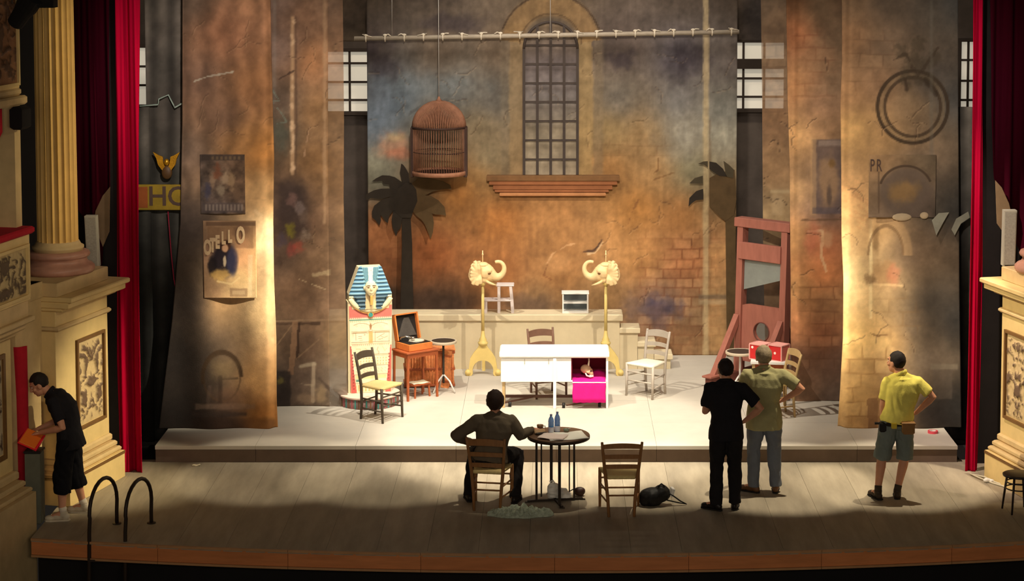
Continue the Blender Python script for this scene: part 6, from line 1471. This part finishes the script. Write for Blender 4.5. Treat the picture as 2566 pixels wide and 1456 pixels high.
M_BLKC = cloth_mat('black_cotton', rgb(36, 34, 37)); M_OLIVE = cloth_mat('olive_cotton', rgb(164, 156, 112)); M_YELLOW = cloth_mat('yellow_cotton', rgb(238, 222, 112)); M_JEANS = cloth_mat('faded_denim', rgb(108, 113, 122)); M_SHORTS = cloth_mat('grey_green_cotton', rgb(118, 126, 120)); M_GREYC = cloth_mat('grey_brown_knit', rgb(104, 92, 76)); M_BLKD = cloth_mat('black_denim', rgb(36, 33, 33)); M_NAVY = cloth_mat('black_shorts_cotton', rgb(22, 21, 24))
M_SHOEB = material('black_leather', rgb(30, 24, 20), rough=.45, var=.15); M_SHOEBR = material('brown_leather', rgb(112, 76, 46), rough=.5, var=.15); M_SOLE = material('dark_rubber', rgb(34, 30, 26), rough=.8); M_SHOEW = material('pale_canvas', rgb(202, 188, 164), rough=.8, var=.1); M_SOCKW = material('white_sock', rgb(220, 206, 186), rough=.9); M_BOOT = material('dark_boot', rgb(62, 48, 36), rough=.6, var=.2)

person((1.95, -2.06, 0), 0, 'person in a black polo and black trousers, one hand on hip', dict(
    pelvis=V(0,0,.95), chest=V(-.01,.0,1.27), neck=V(-.01,.015,1.475), head=V(-.012,.055,1.612), fwd=V(-.28,.95,-.04),
    shL=V(-.185,.01,1.40), shR=V(.185,-.005,1.40), elL=V(-.235,.07,1.12), wrL=V(-.10,.27,1.22), elR=V(.385,-.06,1.185), wrR=V(.215,.05,1.015),
    hipL=V(-.088,0,.90), hipR=V(.088,0,.90), knL=V(-.105,.03,.49), knR=V(.10,.035,.49), anL=V(-.115,-.02,.09), anR=V(.105,.03,.09), toeL=V(-.8,.6,0), toeR=V(.15,1,0)),
    M_BLKC, M_BLKD, M_HDARK, hem=.82, sole=M_SOLE, shoe=M_SHOEB, hand_dirs={'R': (V(-.55,.35,-.5), V(-.5,.3,.6)), 'L': (V(.2,.3,.8), V(.6,.5,-.2))})
person((2.46, -1.33, 0), 0, 'grey-haired person in an olive shirt and jeans, hand on hip', dict(
    pelvis=V(-.01,0,.95), chest=V(-.01,.0,1.26), neck=V(-.005,.02,1.465), head=V(-.012,.065,1.60), fwd=V(-.05,.99,-.12),
    shL=V(-.205,.01,1.385), shR=V(.20,-.005,1.395), elL=V(-.27,.09,1.11), wrL=V(-.10,.29,1.13), elR=V(.43,-.05,1.24), wrR=V(.225,.06,1.085),
    hipL=V(-.095,0,.90), hipR=V(.09,0,.90), knL=V(-.12,.03,.49), knR=V(.12,.03,.49), anL=V(-.125,-.01,.09), anR=V(.135,.0,.09), toeL=V(-.8,.6,0), toeR=V(.12,1,0)),
    M_OLIVE, M_JEANS, M_HGREY, hem=.76, sole=M_SOLE, shoe=M_SHOEBR, bulk=1.08, hairlen=1.3, hand_dirs={'R': (V(-.6,.3,-.45), V(-.5,.3,.6))})
yl = person((3.88, -1.60, 0), 0, 'person in a yellow T-shirt and knee shorts with a tool belt', dict(
    pelvis=V(.09,0,.95), chest=V(.145,.0,1.26), neck=V(.13,.015,1.46), head=V(.075,.05,1.60), fwd=V(-.72,.68,.02),
    shL=V(-.02,.02,1.365), shR=V(.32,-.02,1.375), elL=V(-.07,.04,1.09), wrL=V(-.055,.11,.865), elR=V(.49,-.07,1.215), wrR=V(.32,.05,1.0),
    hipL=V(0,0,.90), hipR=V(.175,0,.90), knL=V(-.075,.03,.485), knR=V(.19,.03,.485), anL=V(-.13,-.02,.09), anR=V(.105,.02,.09), toeL=V(-.35,.94,0), toeR=V(.15,1,0)),
    M_YELLOW, M_SHORTS, M_HDARK, legs='shorts', hem=.90, sole=M_SOLE, shoe=M_BOOT, socks=material('dark_sock', rgb(70, 58, 46), rough=.9), hand_dirs={'R': (V(-.55,.35,-.5), V(-.5,.3,.6)), 'L': (V(.1,.25,-.9), V(.9,.2,.1))})
M_TAN = material('tan_leather', rgb(146, 104, 58), rough=.6, var=.2, bump=.1)
bl = MB().tube([(.09+.186*math.cos(2*PI*i/28), .138*math.sin(2*PI*i/28), .905+.012*math.cos(2*PI*i/28)) for i in range(28)], .022, 8, closed=True, up=(0,0,1), flat=(1.1,.35)).build('tool_belt', M_SHOEB, yl, True)
MB().box(.12, .26, -.205, -.13, .80, .935, None, .02).build('tool_pouch', M_TAN, bl); MB().box(.11, .27, -.215, -.125, .915, .945, None, .01).build('pouch_flap', M_TAN, bl)
MB().box(-.13, -.05, -.10, -.02, .80, .92, None, .02).build('holster', M_BLK, bl); MB().tube([(-.18,-.06,.90),(-.11,-.06,.90),(-.07,-.06,.82)], .016, 8).build('cordless_grip', M_BLK, bl, True)
MB().box(.0, .06, -.165, -.13, .86, .925, None, .006).build('tape_clip', material('yellow_plastic', rgb(220, 190, 60), rough=.5), bl)
rd = person((-5.54, -2.36, 0), math.radians(90), 'person in black bending over a red book beside the pedestal', dict(
    pelvis=V(0,-.10,.93), chest=V(0,-.05,1.24), neck=V(0,.11,1.42), head=V(0,.235,1.525), fwd=V(-.15,.86,-.50),
    shL=V(-.185,.03,1.36), shR=V(.185,.04,1.36), elL=V(-.25,-.08,1.085), wrL=V(-.13,.20,1.0), elR=V(.24,.0,1.09), wrR=V(.05,.26,1.0),
    hipL=V(-.09,-.09,.89), hipR=V(.09,-.10,.89), knL=V(-.11,-.03,.49), knR=V(.14,-.11,.49), anL=V(-.13,-.03,.09), anR=V(.20,-.19,.09), toeL=V(-.1,1,0), toeR=V(.1,1,0)),
    M_BLKC, M_NAVY, M_HDARK, legs='long_shorts', hem=.80, sole=M_SHOEW, shoe=M_SHOEW, socks=M_SOCKW, hand_dirs={'L': (V(.25,.9,-.2), V(.2,0,-1)), 'R': (V(-.15,.9,-.2), V(0,0,-1))})
bk = thing('red_book', (-5.83, -2.53, .935), 'bright red open book held under the bending reader', 'book', math.radians(90))
M_REDBK = material('red_cover', rgb(250, 40, 60), rough=.4, var=.03); M_ORBK = material('orange_page', rgb(240, 120, 40), rough=.5, var=.05)
Mb = Matrix.Rotation(math.radians(24), 4, 'X') @ Matrix.Rotation(math.radians(-25), 4, 'Y')
MB().box(-.13, .13, -.10, .11, -.010, .0, Mb).build('cover', M_REDBK, bk); MB().box(-.125, .125, -.09, .10, .0, .018, Mb, .004).build('pages', M_ORBK, bk); MB().box(-.13, .13, -.115, -.098, -.05, .02, Mb, .004).build('spine', M_REDBK, bk)
st = thing('music_stand', (-5.80, -2.55, 0), 'grey stand under the red book at the doorway', 'stand', math.radians(90))
MB().box(-.09, .09, -.09, .08, 0, .80, None, .01).build('pedestal_body', material('grey_green_panel', rgb(98, 98, 84), rough=.8, var=.15), st); MB().box(-.10, .10, -.10, .09, .80, .83, None, .006).build('top', M_BLK, st)
person((-.74, -1.80, 0), 0, 'person in a grey-brown jumper sitting at the cafe table', dict(
    pelvis=V(0,-.09,.56), chest=V(.045,-.06,.86), neck=V(.06,-.02,1.055), head=V(.055,.03,1.185), fwd=V(.02,1,.06),
    shL=V(-.135,-.03,.975), shR=V(.235,-.01,.965), elL=V(-.40,-.06,.80), wrL=V(-.21,.14,.66), elR=V(.355,-.02,.80), wrR=V(.485,.16,.825),
    hipL=V(-.10,-.05,.55), hipR=V(.10,-.05,.55), knL=V(-.19,.36,.54), knR=V(.31,.30,.52), anL=V(-.25,.10,.09), anR=V(.285,.03,.09), toeL=V(-.2,1,0), toeR=V(.25,1,0)),
    M_GREYC, M_BLKD, M_HBROWN, sleeve='long', hem=.58, waist=V(.0,-.10,.53), sole=M_SOLE, shoe=M_SHOEB, hairlen=1.6, collar=False, bulk=1.05, hand_dirs={'R': (V(.75,.55,-.12), V(0,0,-1)), 'L': (V(.4,.7,-.3), V(.2,0,-1))})
